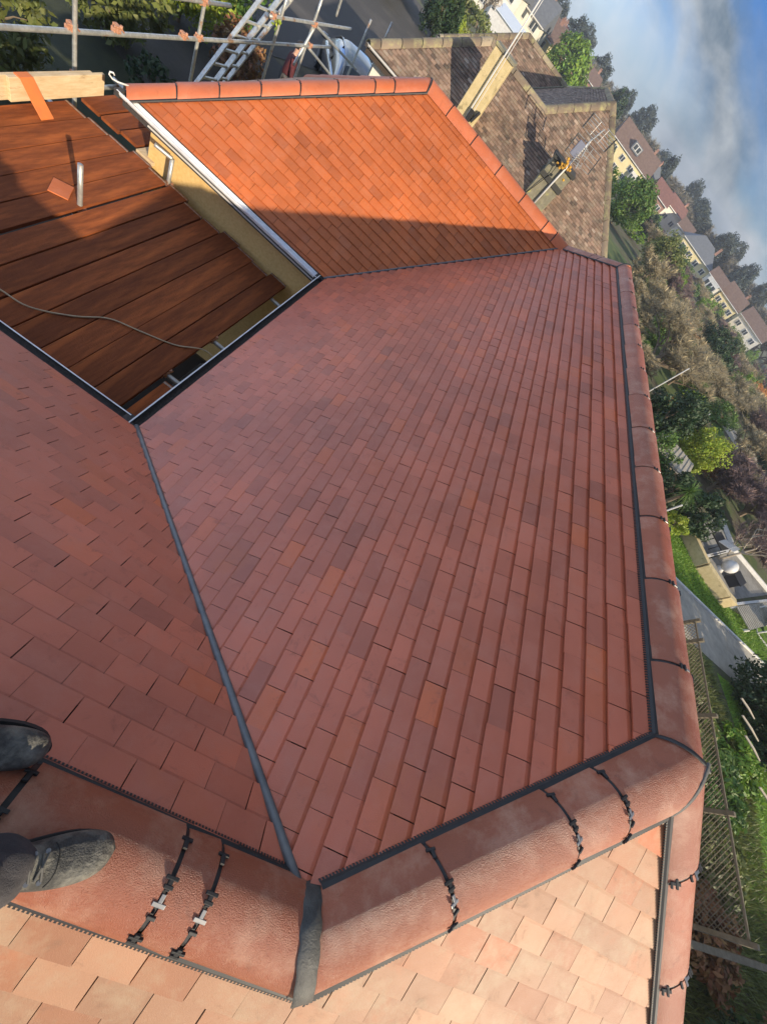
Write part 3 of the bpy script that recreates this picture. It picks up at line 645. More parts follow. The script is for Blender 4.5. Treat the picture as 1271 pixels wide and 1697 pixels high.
def board(x, y0, y1, z, label, mt_, wd=.225, tilt=0.0, group='scaffold boards of the deck'):
    b = MB(); n = 6; sag = random.uniform(-.004, .004)
    for k in range(n):
        pass
    vs = []; xs = [-wd / 2, wd / 2]; ny = 8
    for k in range(ny + 1):
        t = k / ny; yy = (y1 - y0) * t; zz = sag * math.sin(math.pi * t) * 2
        vs += [(xs[0] + tilt * yy, yy, zz), (xs[1] + tilt * yy, yy, zz + random.uniform(-.001, .001)), (xs[1] + tilt * yy, yy, zz - .038), (xs[0] + tilt * yy, yy, zz - .038)]
    fs = []
    for k in range(ny):
        a = 4 * k
        for q in range(4): fs.append((a + q, a + (q + 1) % 4, a + 4 + (q + 1) % 4, a + 4 + q))
    fs += [(3, 2, 1, 0), (4 * ny, 4 * ny + 1, 4 * ny + 2, 4 * ny + 3)]
    r = random.random(); b.add(vs, fs, 0, r)
    o = b.build('scaffold_board', mt_, bevel=.004); o.location = (x, y0, z)
    eb = MB(); ye = y1 - y0 - .025; eb.box((tilt * ye, ye, -.019), (wd + .004, .022, .0425)); eb.build('end_band', M['rust_band'], o)
    return setp(o, label, 'board', group)
ords = ['first', 'second', 'third', 'fourth', 'fifth', 'sixth', 'seventh']
for i in range(7):
    board(-1.960 + i * .2385 + random.uniform(-.006, .006), .12, 3.30 + random.uniform(-.06, .10) - (.12 if i == 1 else 0), -.55 + random.uniform(-.004, .004) - (.01 if i in (2,) else 0),
          f'{ords[i]} reddish brown board in the shaded courtyard deck, counted from the black gap', M['board'], wd=.231 if i != 2 else .224)
board(-.276 + .03, -.0, .95, -.585, 'short reddish board end nearest the black casement in the courtyard corner', M['board'], wd=.24)
for i in range(5):
    board(-2.235 - i * .234, -1.5, 3.22 + (.09, .13, .04, .02, -.02)[i], -.55 + random.uniform(-.003, .003),
          f'{ords[i]} sunlit brown board beyond the black gap, counted outwards to the toe board', M['board'], wd=.226, group='sunlit scaffold boards')
for i in range(4):
    board(-2.50 - i * .245, 3.46 if i else 3.40, 4.15 if i else 3.93, -.555 - (.03 if i > 1 else 0), f'{ords[i]} short board past the deck ends, counted from the wall outwards', M['board_pale'] if i == 0 else M['board'], wd=.215, group='short boards at the scaffold corner')
b = MB(); b.box((0, 1.80, -.0), (.034, 5.5, .215)); o = b.build('toe_board', M['board_pale'], bevel=.004); o.location = (-3.345, -.95, -.44)
setp(o, 'long pale timber toe board standing on edge along the outside of the scaffold deck', 'board')
b = MB(); b.box((0, .8, 0), (.034, 1.22, .215)); o = b.build('toe_board', M['board_pale'], bevel=.004); o.location = (-3.31, 2.33, -.435)
setp(o, 'short pale toe board overlapping the longer one behind the orange clay strip', 'board')
b = MB(); p = [(-.30, 0, .012), (-.18, 0, .10), (.02, 0, .225), (.07, 0, .225)]
p = [(.24, 0.0, .004), (.14, 0.0, .10), (.035, 0, .222), (-.03, 0, .222)]
vs = []
for q_ in p: vs += [(q_[0], 0, q_[2]), (q_[0], .155, q_[2]), (q_[0], .155, q_[2] + .012), (q_[0], 0, q_[2] + .012)]
fs = [(0, 3, 2, 1), (12, 13, 14, 15)]
for k in range(3):
    a = 4 * k; fs += [(a + q, a + (q + 1) % 4, a + 4 + (q + 1) % 4, a + 4 + q) for q in range(4)]
b.add(vs, fs); o = b.build('clay_strip', M['clayflat'], bevel=.003); o.location = (-3.31, 2.62, -.55); setp(o, 'bright orange clay strip bent over the pale toe board', 'strip')
# loose tile by the short tube
b = MB(); b.box((0, 0, 0), (.165, .22, .012), M=Matrix.Rotation(.5, 3, 'Z')); o = b.build('loose_tile', M['tile_orange'], bevel=.003); o.location = (-2.34, 2.02, -.543); setp(o, 'loose orange roof tile lying beside the short upright tube on the deck', 'tile')
b = MB(); cp = [(-2.1, .5, -.535), (-1.9, .58, -.53), (-1.66, .63, -.54), (-1.44, .66, -.535), (-1.23, .86, -.54), (-1.07, 1.09, -.54), (-.85, 1.2, -.54), (-.57, 1.34, -.54), (-.38, 1.52, -.53), (-.25, 1.55, -.56), (-.12, 1.54, -.7), (-.05, 1.5, -.95)]
def smooth_path(P, n=6):
    P = [Vector(p) for p in P]; out = []
    for i in range(len(P) - 1):
        p0, p1, p2, p3 = P[max(i - 1, 0)], P[i], P[i + 1], P[min(i + 2, len(P) - 1)]
        for k in range(n):
            t = k / n; out.append(0.5 * ((2 * p1) + (p2 - p0) * t + (2 * p0 - 5 * p1 + 4 * p2 - p3) * t * t + (3 * p1 - p0 - 3 * p2 + p3) * t ** 3))
    return out + [P[-1]]
b.tube(smooth_path(cp), .007, 8); o = b.build('cable', M['cable'], smooth=True); setp(o, 'cream electric cable trailing across the dark courtyard boards', 'cable')
# ladders
def ladder(A, B, wdir, label, wd=.34):
    A = Vector(A); B = Vector(B); wv = Vector(wdir).normalized(); t = empty('ladder', A, label, 'ladder', 'aluminium ladders against the scaffold')
    for sg in (-1, 1):
        b = MB(); b.beam(wv * sg * wd / 2, B - A + wv * sg * wd / 2, .028, .07, up=wv.cross(B - A)); b.build('side_rail', M['galv'], t, bevel=.003)
    n = int((B - A).length / .26)
    for k in range(1, n):
        b = MB(); c0 = (B - A) * k / n; b.beam(c0 - wv * wd / 2, c0 + wv * wd / 2, .034, .03, up=(B - A)); b.build('rung', M['galv'], t)
    for sg in (-1, 1):
        b = MB(); b.box((B - A) + wv * sg * wd / 2, (.04, .085, .05), 0); b.build('end_cap', M['leaf_yellow'], t)
ladder((-4.35, 5.9, GZ), (-3.69, 7.98, .62), (.25, 1, 0), 'aluminium ladder with yellow end caps leaning on the scaffold, the one nearer the camera')
ladder((-4.35, 6.3, GZ), (-3.69, 8.38, .60), (.25, 1, 0), 'grey aluminium ladder leaning just behind the nearer ladder', wd=.22)
b = MB()
for k in range(14):
    a = random.random() * 6.28; c0 = Vector((-3.60 + random.uniform(-.04, .04), 7.93 + random.uniform(-.05, .05), .16 - random.random() * .16)); dx = Vector((math.cos(a), math.sin(a), random.uniform(-1, .3))) * .05
    b.add([c0, c0 + dx, c0 + dx + Vector((0, .03, .02)), c0 + Vector((0, .02, .03))], [(0, 1, 2, 3)])
o = b.build('scaffold_tag', M['leaf_yellow']); setp(o, 'yellow green tape tied round the scaffold rail beside the ladder tops', 'tape')

# ------------------------------------------------------------------ people
def skinned(name, joints, edges, parent=None, mt_=None, sub=2):
    me = bpy.data.meshes.new(name); me.from_pydata([j[0] for j in joints], edges, []); o = bpy.data.objects.new(name, me); COL.objects.link(o)
    sk = o.modifiers.new('skin', 'SKIN'); sk.use_smooth_shade = True
    for i, j in enumerate(joints):
        r = j[1]; me.skin_vertices[0].data[i].radius = (r, r) if not isinstance(r, tuple) else r
    me.skin_vertices[0].data[0].use_root = True
    ss = o.modifiers.new('sub', 'SUBSURF'); ss.levels = sub; ss.render_levels = sub
    dg = bpy.context.evaluated_depsgraph_get(); nm = bpy.data.meshes.new_from_object(o.evaluated_get(dg)); nm.name = name
    o.modifiers.clear(); o.data = nm; nm.materials.clear(); nm.materials.append(mt_)
    if parent: o.parent = parent
    return o
def person(loc, rz, label, pose, top, bottom, hairm, shoe=None):
    t = empty('person', loc, label, 'person', rz=rz); g = pose
    V_ = Vector
    pel = V_(g['pelvis']); nk = V_(g['neck']); hd = V_(g['head'])
    jt = [(pel, .10), (pel + (nk - pel) * .35, .095), (pel + (nk - pel) * .75, (.10, .08)), (nk, .05), (hd - (hd - nk).normalized() * .03, .075), (hd + (hd - nk).normalized() * .06, .088), (hd + (hd - nk).normalized() * .12, .06)]
    ed = [(0, 1), (1, 2), (2, 3), (3, 4), (4, 5), (5, 6)]
    for sd in ('L', 'R'):
        i0 = len(jt); sh, el, wr, ha = [V_(g[k + sd]) for k in ('sh', 'el', 'wr', 'ha')]
        jt += [(sh, .058), (el, .042), (wr, .028), (ha, (.036, .018))]; ed += [(2, i0), (i0, i0 + 1), (i0 + 1, i0 + 2), (i0 + 2, i0 + 3)]
        # five fingers rooted in the palm
        dr = (ha - wr).normalized(); sd_v = dr.cross(V_((0, 0, 1)));
        if sd_v.length < .1: sd_v = dr.cross(V_((1, 0, 0)))
        sd_v.normalize(); dn = dr.cross(sd_v) * (-.35)
        for q, (off, ln) in enumerate(((-.028, .060), (-.010, .072), (.009, .068), (.026, .052))):
            k = len(jt); b0 = ha + sd_v * off + dr * .025; jt += [(b0, .0095), (b0 + dr * ln * .55 + dn * .02, .0088), (b0 + dr * ln * .85 + dn * .1, .0075)]; ed += [(i0 + 3, k), (k, k + 1), (k + 1, k + 2)]
        k = len(jt); sg = 1 if sd == 'L' else -1
        jt += [(ha + sd_v * .036 * sg - dr * .01, .0105), (ha + sd_v * .062 * sg + dr * .03, .009)]; ed += [(i0 + 3, k), (k, k + 1)]
        i0 = len(jt); hp, kn, an = [V_(g[k + sd]) for k in ('hp', 'kn', 'an')]
        jt += [(hp, .085), (kn, .056), (an, .032), (an + V_(g['toe' + sd]) * .5 + V_((0, 0, -.075)), (.032, .018))]; ed += [(0, i0), (i0, i0 + 1), (i0 + 1, i0 + 2), (i0 + 2, i0 + 3)]
    body = skinned('body', jt, ed, t, M['skin'])
    # clothes: slightly larger skins following the same skeleton
    J_ = [(pel - (nk - pel) * .08, .165), (pel + (nk - pel) * .35, .165), (pel + (nk - pel) * .75, (.19, .16)), (pel + (nk - pel) * 1.02, .085)]; E_ = [(0, 1), (1, 2), (2, 3)]
    for sd in ('L', 'R'):
        i0 = len(J_); sh, el, wr = [V_(g[k + sd]) for k in ('sh', 'el', 'wr')]
        J_ += [(sh, .075), (el, .058), (wr - (wr - el).normalized() * .02, .045)]; E_ += [(2, i0), (i0, i0 + 1), (i0 + 1, i0 + 2)]
    skinned('jacket', J_, E_, t, top)
    J_ = [(pel, .14)]; E_ = []
    for sd in ('L', 'R'):
        i0 = len(J_); hp, kn, an = [V_(g[k + sd]) for k in ('hp', 'kn', 'an')]
        f_ = g.get('fold', {}).get(sd)
        J_ += [(hp, .102), (hp + (kn - hp) * .5, .088), (kn, .074), (kn + (an - kn) * .4, .070), (kn + (an - kn) * .72, .066), (an + (an - kn) * .26, g.get('hem', .072))]; E_ += [(0, i0)] + [(i0 + k, i0 + k + 1) for k in range(5)]
    tr = skinned('trousers', J_, E_, t, bottom, 3)
    tx = bpy.data.textures.new('folds', 'CLOUDS'); tx.noise_scale = .06; dm = tr.modifiers.new('folds', 'DISPLACE'); dm.texture = tx; dm.strength = .034; dm.mid_level = .5
    # face + hair
    fw = V_(g.get('face', (1, 0, 0))).normalized(); up = (hd - nk).normalized(); rt = fw.cross(up).normalized()
    hb = MB(); 
    for i in range(6):
        for k in range(14): pass
    hm = bpy.data.meshes.new('hair'); ho = bpy.data.objects.new('hair', hm); COL.objects.link(ho)
    import bmesh
    bm = bmesh.new(); bmesh.ops.create_uvsphere(bm, u_segments=20, v_segments=14, radius=1)
    Mx = Matrix((rt, fw, up)).transposed()
    for v in bm.verts:
        p = v.co.copy(); p.x *= .085; p.y *= .102; p.z *= .115
        if p.y > .02 and p.z < .045: p.y = .02
        v.co = Mx @ (p + V_((0, -.012, 0))) + hd + up * .05
    bm.to_mesh(hm); bm.free(); hm.materials.append(hairm); ho.parent = t
    for p_ in hm.polygons: p_.use_smooth = True
    fb = MB(); eb = MB()
    n0 = hd + fw * .092 + up * .035; fb.add([n0 + up * .03, n0 + rt * .016 - up * .015, n0 - rt * .016 - up * .015, n0 + fw * .025 - up * .012], [(0, 1, 3), (0, 3, 2), (1, 2, 3)]); fb.build('nose', M['skin'], t)
    for sg in (-1, 1):
        e = MB(); e.box(hd + fw * .088 + rt * .032 * sg + up * .05, (.014, .014, .010), M=Mx); e.build('eye', M['white'], t, bevel=.003)
        e = MB(); e.box(hd + rt * .088 * sg + up * .03, (.012, .03, .055), M=Mx); e.build('ear', M['skin'], t, bevel=.004)
    e = MB(); e.box(hd + fw * .088 - up * .015, (.045, .01, .008), M=Mx); e.build('mouth', M['maroon'], t)
    return t, body

def make_shoe(parent, heel, toe, roll=0.0, wd=.106):
    """work shoe lofted from cross-sections; toe cap, sole, laces"""
    heel = Vector(heel); toe = Vector(toe); ax = (toe - heel); ln = ax.length; ax.normalize(); side = ax.cross(Vector((0, 0, 1))).normalized(); up = side.cross(ax).normalized()
    Rm = Matrix.Rotation(roll, 3, ax); side = Rm @ side; up = Rm @ up
    prof = [(0, .30, .06), (.03, .72, .085), (.12, .80, .10), (.25, .74, .115), (.38, .74, .105), (.50, .86, .085), (.62, .97, .070), (.74, 1.0, .062), (.85, .94, .056), (.93, .78, .048), (.98, .50, .036), (1.0, .2, .024)]
    n = 20; b = MB(); vs = []
    for s, wf, h in prof:
        for k in range(n):
            a = 2 * math.pi * k / n; cx = math.copysign(abs(math.cos(a)) ** .75, math.cos(a)); cz = math.copysign(abs(math.sin(a)) ** .8, math.sin(a))
            zc = h / 2; z = zc + cz * h / 2
            wr = 1 - .18 * max(0, cz)
            wob = 1 + .012 * math.sin(s * 40 + k * 2.1)
            vs.append(heel + ax * (s * ln) + side * (cx * wf * wd / 2 * wr * wob + .008 * math.sin(math.pi * s)) + up * (z * wob + .008))
    fs = []
    for i in range(len(prof) - 1):
        for k in range(n): fs.append((i * n + k, i * n + (k + 1) % n, (i + 1) * n + (k + 1) % n, (i + 1) * n + k))
    fs += [tuple(range(n)), tuple((len(prof) - 1) * n + k for k in range(n))[::-1]]
    b.add(vs, fs); o = b.build('shoe', M['rubber'], parent, smooth=True); sm = o.modifiers.new('s', 'SUBSURF'); sm.levels = 1; sm.render_levels = 2
    b = MB(); vs = []
    for zz in (.0, .018):
        for k in range(40):
            a = 2 * math.pi * k / 40; s = .5 + .515 * math.cos(a)
            wf = np.interp(min(max(s, 0), 1), [p[0] for p in prof], [p[1] for p in prof]); y = math.sin(a)
            wy = math.copysign(min(1, abs(y) ** .35), y) if abs(y) > 1e-6 else 0
            vs.append(heel + ax * (s * ln) + side * (wy * wf * wd / 2 * 1.03 + .008 * math.sin(math.pi * min(max(s, 0), 1))) + up * zz)
    b.add(vs, [(k, (k + 1) % 40, 40 + (k + 1) % 40, 40 + k) for k in range(40)] + [tuple(range(40)), tuple(range(79, 39, -1))]); b.build('sole', M['sole'], o)
    # stitched toe cap ridge + eyelets and laces
    b = MB(); T_ = []
    def surf(s, q, lift=.003):
        h = np.interp(s, [p[0] for p in prof], [p[2] for p in prof]); wf = np.interp(s, [p[0] for p in prof], [p[1] for p in prof])
        a = math.pi / 2 - q; cx = math.copysign(abs(math.cos(a)) ** .75, math.cos(a)); cz = abs(math.sin(a)) ** .8
        return heel + ax * (s * ln) + side * (cx * wf * wd / 2 * (1 - .18 * cz) + .008 * math.sin(math.pi * s)) + up * (h / 2 + cz * h / 2 + .008 + lift)
    b.tube([surf(.60 + .05 * math.cos(q * 1.5), q, .0005) for q in np.linspace(-1.0, 1.0, 14)], .0012, 6)
    b.build('toe_seam', M['sole'], o)
    b = MB()
    for i, s in enumerate((.34, .41, .48, .55)):
        sg = 1 if i % 2 else -1
        b.tube([surf(s, -.55, .004), surf(s + .015, 0, .008), surf(s + .03, .55, .004)], .0028, 6)
        b.tube([surf(s + .03, -.5, .004), surf(s + .01, 0, .009), surf(s - .01, .5, .004)], .0028, 6)
    b.tube([surf(.33, .1, .012), surf(.29, .6, .02), surf(.36, 1.0, .012), surf(.33, .1, .012)], .0028, 6)
    b.tube([surf(.33, -.1, .012), surf(.36, -.7, .02), surf(.42, -1.1, .008)], .0028, 6)
    b.build('laces', M['lace'], o)
    b = MB()
    for s in (.36, .43, .50, .57):
        for q in (-.62, .62): b.tube([surf(s, q, .001), surf(s, q, .004)], .005, 8)
    b.build('eyelet', M['steel'], o)
    return o
ZR = 1.4532
ph = dict(pelvis=(.42, -2.02, 2.33), neck=(.40, -1.98, 2.86), head=(.47, -1.93, 3.02), face=(.7, .5, -.5),
          shL=(.38, -1.80, 2.80), elL=(.56, -1.66, 2.66), wrL=(.75, -1.68, 2.88), haL=(.80, -1.69, 2.95),
          shR=(.44, -2.17, 2.80), elR=(.62, -2.12, 2.62), wrR=(.80, -1.93, 2.88), haR=(.84, -1.87, 2.95),
          hpL=(.42, -1.90, 2.30), knL=(.62, -1.80, 1.92), anL=(.66, -1.76, 1.535), toeL=(.2, .01, 0),
          hpR=(.44, -2.13, 2.30), knR=(.78, -2.12, 2.00), anR=(.985, -1.985, 1.62), toeR=(.22, .06, 0), hem=.080)
me_, _ = person((0, 0, 0), 0, 'person standing on the ridge in scuffed dark work shoes and grey trousers', ph, M['jacket'], M['trouser'], M['hair'])
make_shoe(me_, (.915, -2.005, 1.505), (1.21, -1.875, 1.500), roll=-.05)
make_shoe(me_, (.64, -1.81, 1.455), (.935, -1.752, 1.44), roll=.35)

pw = dict(pelvis=(0, 0, .93), neck=(.04, 0, 1.44), head=(.09, 0, 1.60), face=(1, 0, -.3),
          shL=(.03, .19, 1.38), elL=(.06, .27, 1.10), wrL=(.20, .24, .92), haL=(.26, .22, .87),
          shR=(.03, -.19, 1.38), elR=(.06, -.27, 1.10), wrR=(.20, -.24, .92), haR=(.26, -.22, .87),
          hpL=(0, .10, .90), knL=(.06, .11, .50), anL=(.0, .12, .09), toeL=(.2, .02, 0),
          hpR=(0, -.10, .90), knR=(.03, -.11, .50), anR=(-.03, -.12, .09), toeR=(.2, -.02, 0))
person((-5.05, 12.2, GZ), .6, 'person in a maroon top with dark hair standing on the drive beside the dark car', pw, M['maroon'], M['trouser'], M['hair'])

# ------------------------------------------------------------------ the neighbour's house (same type, old brown tiles)
Pn = (1.728, 2.93, 1.95, 3.259, -.028, .766)
nb = house('tiled_house', (-1.13, 13.316, .526), .027, 'neighbouring house with mottled old brown tiled roof, two chimneys and lichen on its ridges', Pn,
           dict(ridge=M['old_ridge'], main=M['old_tile'], outer=M['old_tile'], orange=M['old_tile'], under=M['old_under'], wd=.118, g=.075, go=.075, valley=M['mossbrick']), False)
house_walls(nb, Pn, M['cream'], gz=GZ - .45)
house_gutters(nb, Pn, M['white'])
def nl(p): # world -> neighbour local
    a = -.027; x, y = p[0] + 1.13, p[1] - 13.316; return Vector((x * math.cos(a) - y * math.sin(a), x * math.sin(a) + y * math.cos(a), p[2] - .526))
def chimney(H, c, wx, wy, z0, z1, mt_, label, cap=True):
    b = MB(); c = nl((c[0], c[1], 0)); z0 -= .526; z1 -= .526
    b.box((c.x, c.y, (z0 + z1) / 2), (wx, wy, z1 - z0)); st = b.build('chimney', mt_, H, bevel=.012); st['label'] = label
    b = MB()
    if cap:
        b.box((c.x, c.y, z1 - .30), (wx + .06, wy + .06, .10), 0); b.box((c.x, c.y, z1 + .035), (wx + .09, wy + .09, .07), 0)
        b.build('chimney_cap', M['darkcap'], st, bevel=.01)
    else:
        b.box((c.x, c.y, z1 + .02), (wx + .05, wy + .05, .05), 0); b.build('chimney_cap', M['mossbrick'], st, bevel=.01)
        b = MB(); b.box((c.x, c.y, z0 + .5), (wx + .004, .012, .008)); 
    return st
chimney(nb, (-.50, 10.28), .46, .42, .3, 1.98, M['stone'], 'tan stone chimney', cap=False)
chimney(nb, (1.73, 10.52), .58, .46, .4, 1.62, M['mossbrick'], 'mossy grey brick chimney with dark cement bands')
def mast(pts, r, name='mast'):
    b = MB(); b.tube([Vector(p) for p in pts], r, 8); return b
# aerials
ae = empty('tv_aerial', (1.76, 10.25, .8), 'pale pole with large grid television aerial on the mossy chimney of the brown roof', 'aerial')
AO = Vector((1.76, 10.25, .8))
b = MB(); b.tube([(0, 0, -.05), (.03, 0, 1.42)], .02, 8); b.build('mast', M['white'], ae, smooth=True)
def grid(a, b_, c, d, n, name):
    """ladder-like reflector: rods run a->b .. d->c"""
    a, b_, c, d = [Vector(k) - AO for k in (a, b_, c, d)]; g = MB()
    for k in range(n):
        t = k / (n - 1); g.tube([a + (d - a) * t, b_ + (c - b_) * t], .006, 5)
    for t in (.33, .66): g.tube([a + (b_ - a) * t, d + (c - d) * t], .005, 5)
    g.build(name, M['galv'], ae)
    g = MB(); g.tube([a, (a + d) / 2 + Vector((0, 0, .03)), d], .014, 6); g.tube([b_, (b_ + c) / 2 + Vector((0, 0, .03)), c], .014, 6); g.build('reflector_edge', M['black'], ae)
grid((1.48, 10.30, 2.50), (2.15, 10.25, 2.55), (2.13, 10.16, 2.30), (1.48, 10.20, 2.26), 6, 'reflector_grid')
grid((1.50, 10.30, 2.15), (2.16, 10.25, 2.21), (2.20, 10.16, 1.89), (1.53, 10.20, 1.82), 5, 'reflector_grid')
b = MB()
for k in range(9):
    t = k / 8; c0 = Vector((1.77, 10.2, 2.10)).lerp(Vector((1.90, 10.1, 1.84)), t) - AO; b.tube([c0 - Vector((.10, 0, .02)), c0 + Vector((.10, 0, .02))], .005, 5)
b.tube([Vector((1.76, 10.22, 2.28)) - AO, Vector((1.92, 10.1, 1.80)) - AO], .011, 6); b.tube([Vector((1.84, 10.2, 2.5)) - AO, Vector((1.78, 10.2, 2.2)) - AO], .013, 6)
b.build('director_rods', M['galv'], ae)
b = MB(); b.box(Vector((1.70, 10.2, 2.0)) - AO, (.16, .08, .26)); b.build('aerial_box', mat('blue_grey_box', (.16, .17, .22)), ae, bevel=.01)
b = MB(); b.tube([Vector((1.47, 10.27, .85)) - AO, Vector((1.62, 10.24, 1.42)) - AO, Vector((1.6, 10.22, 1.6)) - AO, Vector((1.70, 10.22, 1.72)) - AO], .008, 6); b.build('aerial_lead', M['black'], ae, smooth=True)
a2 = empty('tv_aerial', (-.44, 10.02, 1.0), 'tall thin aerial mast strapped to the tan stone chimney', 'aerial')
b = MB(); b.tube([(-.02, 0, -.35), (-.06, 0, 2.4)], .014, 8); b.tube([(.05, 0, -.2), (-.02, 0, 2.3)], .006, 6); b.build('mast', M['white'], a2)
b = MB(); b.box((.02, 0, .0), (.10, .06, .2)); b.tube([(.1, 0, -.06), (.16, 0, .16)], .03, 8); b.build('bracket', M['black'], a2, bevel=.006)
b = MB(); random.seed(3)
for k in range(30):
    p = nl((random.gauss(1.74, .07), 10.1 + random.gauss(0, .03), 1.72 + random.gauss(0, .05))) if k < 18 else nl((1.62 + random.gauss(0, .07), 9.9, .66 + random.gauss(0, .03)))
    b.box(p, (.05, .05, .04), M=Matrix.Rotation(random.random() * 3, 3, 'Z'))
b.build('moss_cushion', M['moss'], nb, bevel=.01)

# ------------------------------------------------------------------ ground
def gz(x, y):
    r = np.hypot(np.asarray(x, float), np.asarray(y, float))
    return GZ - .035 * np.clip(r - 45, 0, 115) + .009 * np.clip(r - 200, 0, 900)
nr, na = 70, 96
rs = np.concatenate([[0], np.geomspace(4, 690, nr)]); V = []; F = []
for r in rs:
    for k in range(na):
        a = 2 * math.pi * k / na; x, y = r * math.cos(a), r * math.sin(a); V.append((x, y, float(gz(x, y))))
for i in range(len(rs) - 1):
    for k in range(na): F.append((i * na + k, i * na + (k + 1) % na, (i + 1) * na + (k + 1) % na, (i + 1) * na + k))
o = np_mesh('ground', np.array(V), np.array(F), M['soil'], smooth=True); setp(o, kind='structure')
def sheet(name, pts, lvl, mt_):
    b = MB(); b.add([(p[0], p[1], GZ + .004 * lvl) for p in pts], [tuple(range(len(pts)))]); o = b.build(name, mt_); return setp(o, kind='structure')
sheet('driveway', [(-13, 17), (-6.0, 15), (-4.2, 9), (-5.0, 8.2), (-8.5, 9.2), (-9, 13), (-15, 16)], 2, M['tarmac'])
sheet('road', [(-7, 15), (-4.4, 25), (-6.5, 36), (-5.5, 44.5), (-11, 43.5), (-13, 42), (-16, 36), (-13, 17)], 3, M['tarmac'])
sheet('courtyard', [(-5.0, -1), (.19, -1), (.19, 3.4), (-3, 3.4), (-3, 8.8), (-4.6, 8.9)], 4, M['shaded_soil'])
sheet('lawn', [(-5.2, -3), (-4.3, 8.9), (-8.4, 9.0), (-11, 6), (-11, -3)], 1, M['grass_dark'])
sheet('lawn', [(12.2, 12.2), (12.6, 9.45), (21.5, 9.55), (24.5, 11.0), (23.5, 12.8), (20.6, 11.4), (18.2, 10.8), (16.2, 11.5), (15.3, 12.9)], 2, M['grass_bright'])
sheet('path', [(11.6, 7.1), (25, 7.4), (26, 9.6), (12.4, 9.4)], 3, M['paving'])
sheet('lawn', [(15.2, .5), (26, 1.0), (26, 7.1), (16.4, 6.9), (17.5, 4.0)], 1, M['grass_bright'])
sheet('lawn', [(17.4, 24.5), (21.6, 31.2), (25.4, 32), (26.4, 29.2), (24.8, 26.6), (23.4, 28.0), (20.6, 26.6)], 2, M['grass_bright'])
sheet('path', [(25.0, 33.0), (26.6, 35.6), (32.6, 35.6), (32.0, 32.0), (27.6, 31.4)], 3, M['paving'])
sheet('patio', [(15.9, 13.0), (20.2, 17.6), (20.7, 15.8), (16.4, 11.9)], 3, M['patio'])
sheet('patio', [(16.5, 11.75), (20.8, 15.6), (24.2, 15.2), (18.2, 10.95)], 4, M['patio'])
sheet('lawn', [(17, 17.5), (20, 19), (24, 17.2), (23.4, 16.0), (20.9, 16.0), (20.2, 18.0)], 1, M['grass'])
sheet('lawn', [(-4.5, 24), (-7, 45), (8, 46), (12, 25)], 1, M['grass'])
sheet('lawn', [(10, 28), (8, 48), (34, 36), (22, 30), (17, 25)], 2, M['grass'])

def wall_line(name, pts, wd, h, mt_, label, cat, z0=GZ):
    b = MB()
    for a, c in zip(pts[:-1], pts[1:]): b.beam((a[0], a[1], z0 + h / 2), (c[0], c[1], z0 + h / 2), wd, h)
    o = b.build(name, mt_, bevel=.01); return setp(o, label, cat)
wall_line('low_wall', [(15.4, 12.6), (16.3, 11.4), (17.6, 10.75), (18.1, 10.7)], .34, .5, M['stone'], 'low tan stone wall between the bright lawn and the grey patios', 'wall')
wall_line('kerb', [(16.3, 11.8), (20.8, 15.7)], .14, .16, M['white'], 'white kerb dividing the two grey patios', 'kerb')
wall_line('kerb', [(20.1, 17.8), (20.8, 15.7), (24.4, 15.3)], .16, .18, M['white'], 'white broken kerb along the far edge of the patios', 'kerb')
wall_line('kerb', [(18.3, 10.8), (24.4, 15.0)], .12, .16, M['white'], 'white kerb on the near side of the patio beside the slatted frame', 'kerb')
wall_line('kerb', [(12.4, 9.42), (25.5, 9.6)], .10, .08, M['white'], 'thin pale edging between the bright lawn and the paved path', 'kerb')
wall_line('white_gate', [(14.2, 12.2), (16.0, 12.9)], .08, .55, M['white'], 'white low gate beside the patio near the palm', 'gate')
# slatted pale frame, net frame, chairs, ball
t = empty('slatted_frame', (20.8, 12.3, GZ), 'pale slatted garden frame lying beyond the bright lawn', 'frame')
b = MB()
for k in range(26):
    u = k / 25; a = Vector((-2.0, -1.3, .25)).lerp(Vector((3.0, 2.2, .25)), u); b.beam(a, a + Vector((.75, -.65, 0)), .12, .04)
b.build('slat', M['paving'], t)
for dx in ((-2.0, -1.3), (3.0, 2.2), (3.75, 1.55), (-1.25, -1.95)):
    b = MB(); b.beam((dx[0], dx[1], 0), (dx[0], dx[1], .23), .08, .08, up=(1, 0, 0)); b.build('leg', M['white'], t)
t = empty('garden_table', (17.4, 13.35, GZ), 'dark folding table with pale chairs stacked on the first patio', 'table')
b = MB(); b.box((0, 0, .7), (1.3, .8, .05), M=Matrix.Rotation(.7, 3, 'Z')); b.build('table_top', M['black'], t, bevel=.01)
for dx, dy in ((-.5, -.2), (.5, .2), (-.2, .4), (.25, -.4)):
    b = MB(); b.tube([(dx, dy, 0), (dx, dy, .7)], .02, 6); b.build('leg', M['black'], t)
for i in range(4):
    c = empty('folding_chair', (17.0 + .22 * i, 13.0 + .2 * i, GZ + .73), 'white folding chair leaning in a row of four on the dark garden table', 'chair', 'white folding chairs')
    b = MB(); b.beam((0, 0, .02), (.45, -.35, .30), .04, .03); b.beam((.1, .1, .02), (.55, -.25, .30), .04, .03); b.build('frame', M['white'], c)
    b = MB()
    for q in (.25, .5, .75): b.beam(Vector((.45, -.35, .28)) * q + Vector((0, 0, .02)), Vector((.1, .1, .02)) + Vector((.45, -.35, .28)) * q, .07, .015)
    b.build('backrest', M['white'], c)
import bmesh
def ball(r, seg=16):
    bm = bmesh.new(); bmesh.ops.create_uvsphere(bm, u_segments=seg, v_segments=seg // 2 + 2, radius=r); me = bpy.data.meshes.new('s'); bm.to_mesh(me); bm.free()
    for p in me.polygons: p.use_smooth = True
    return me
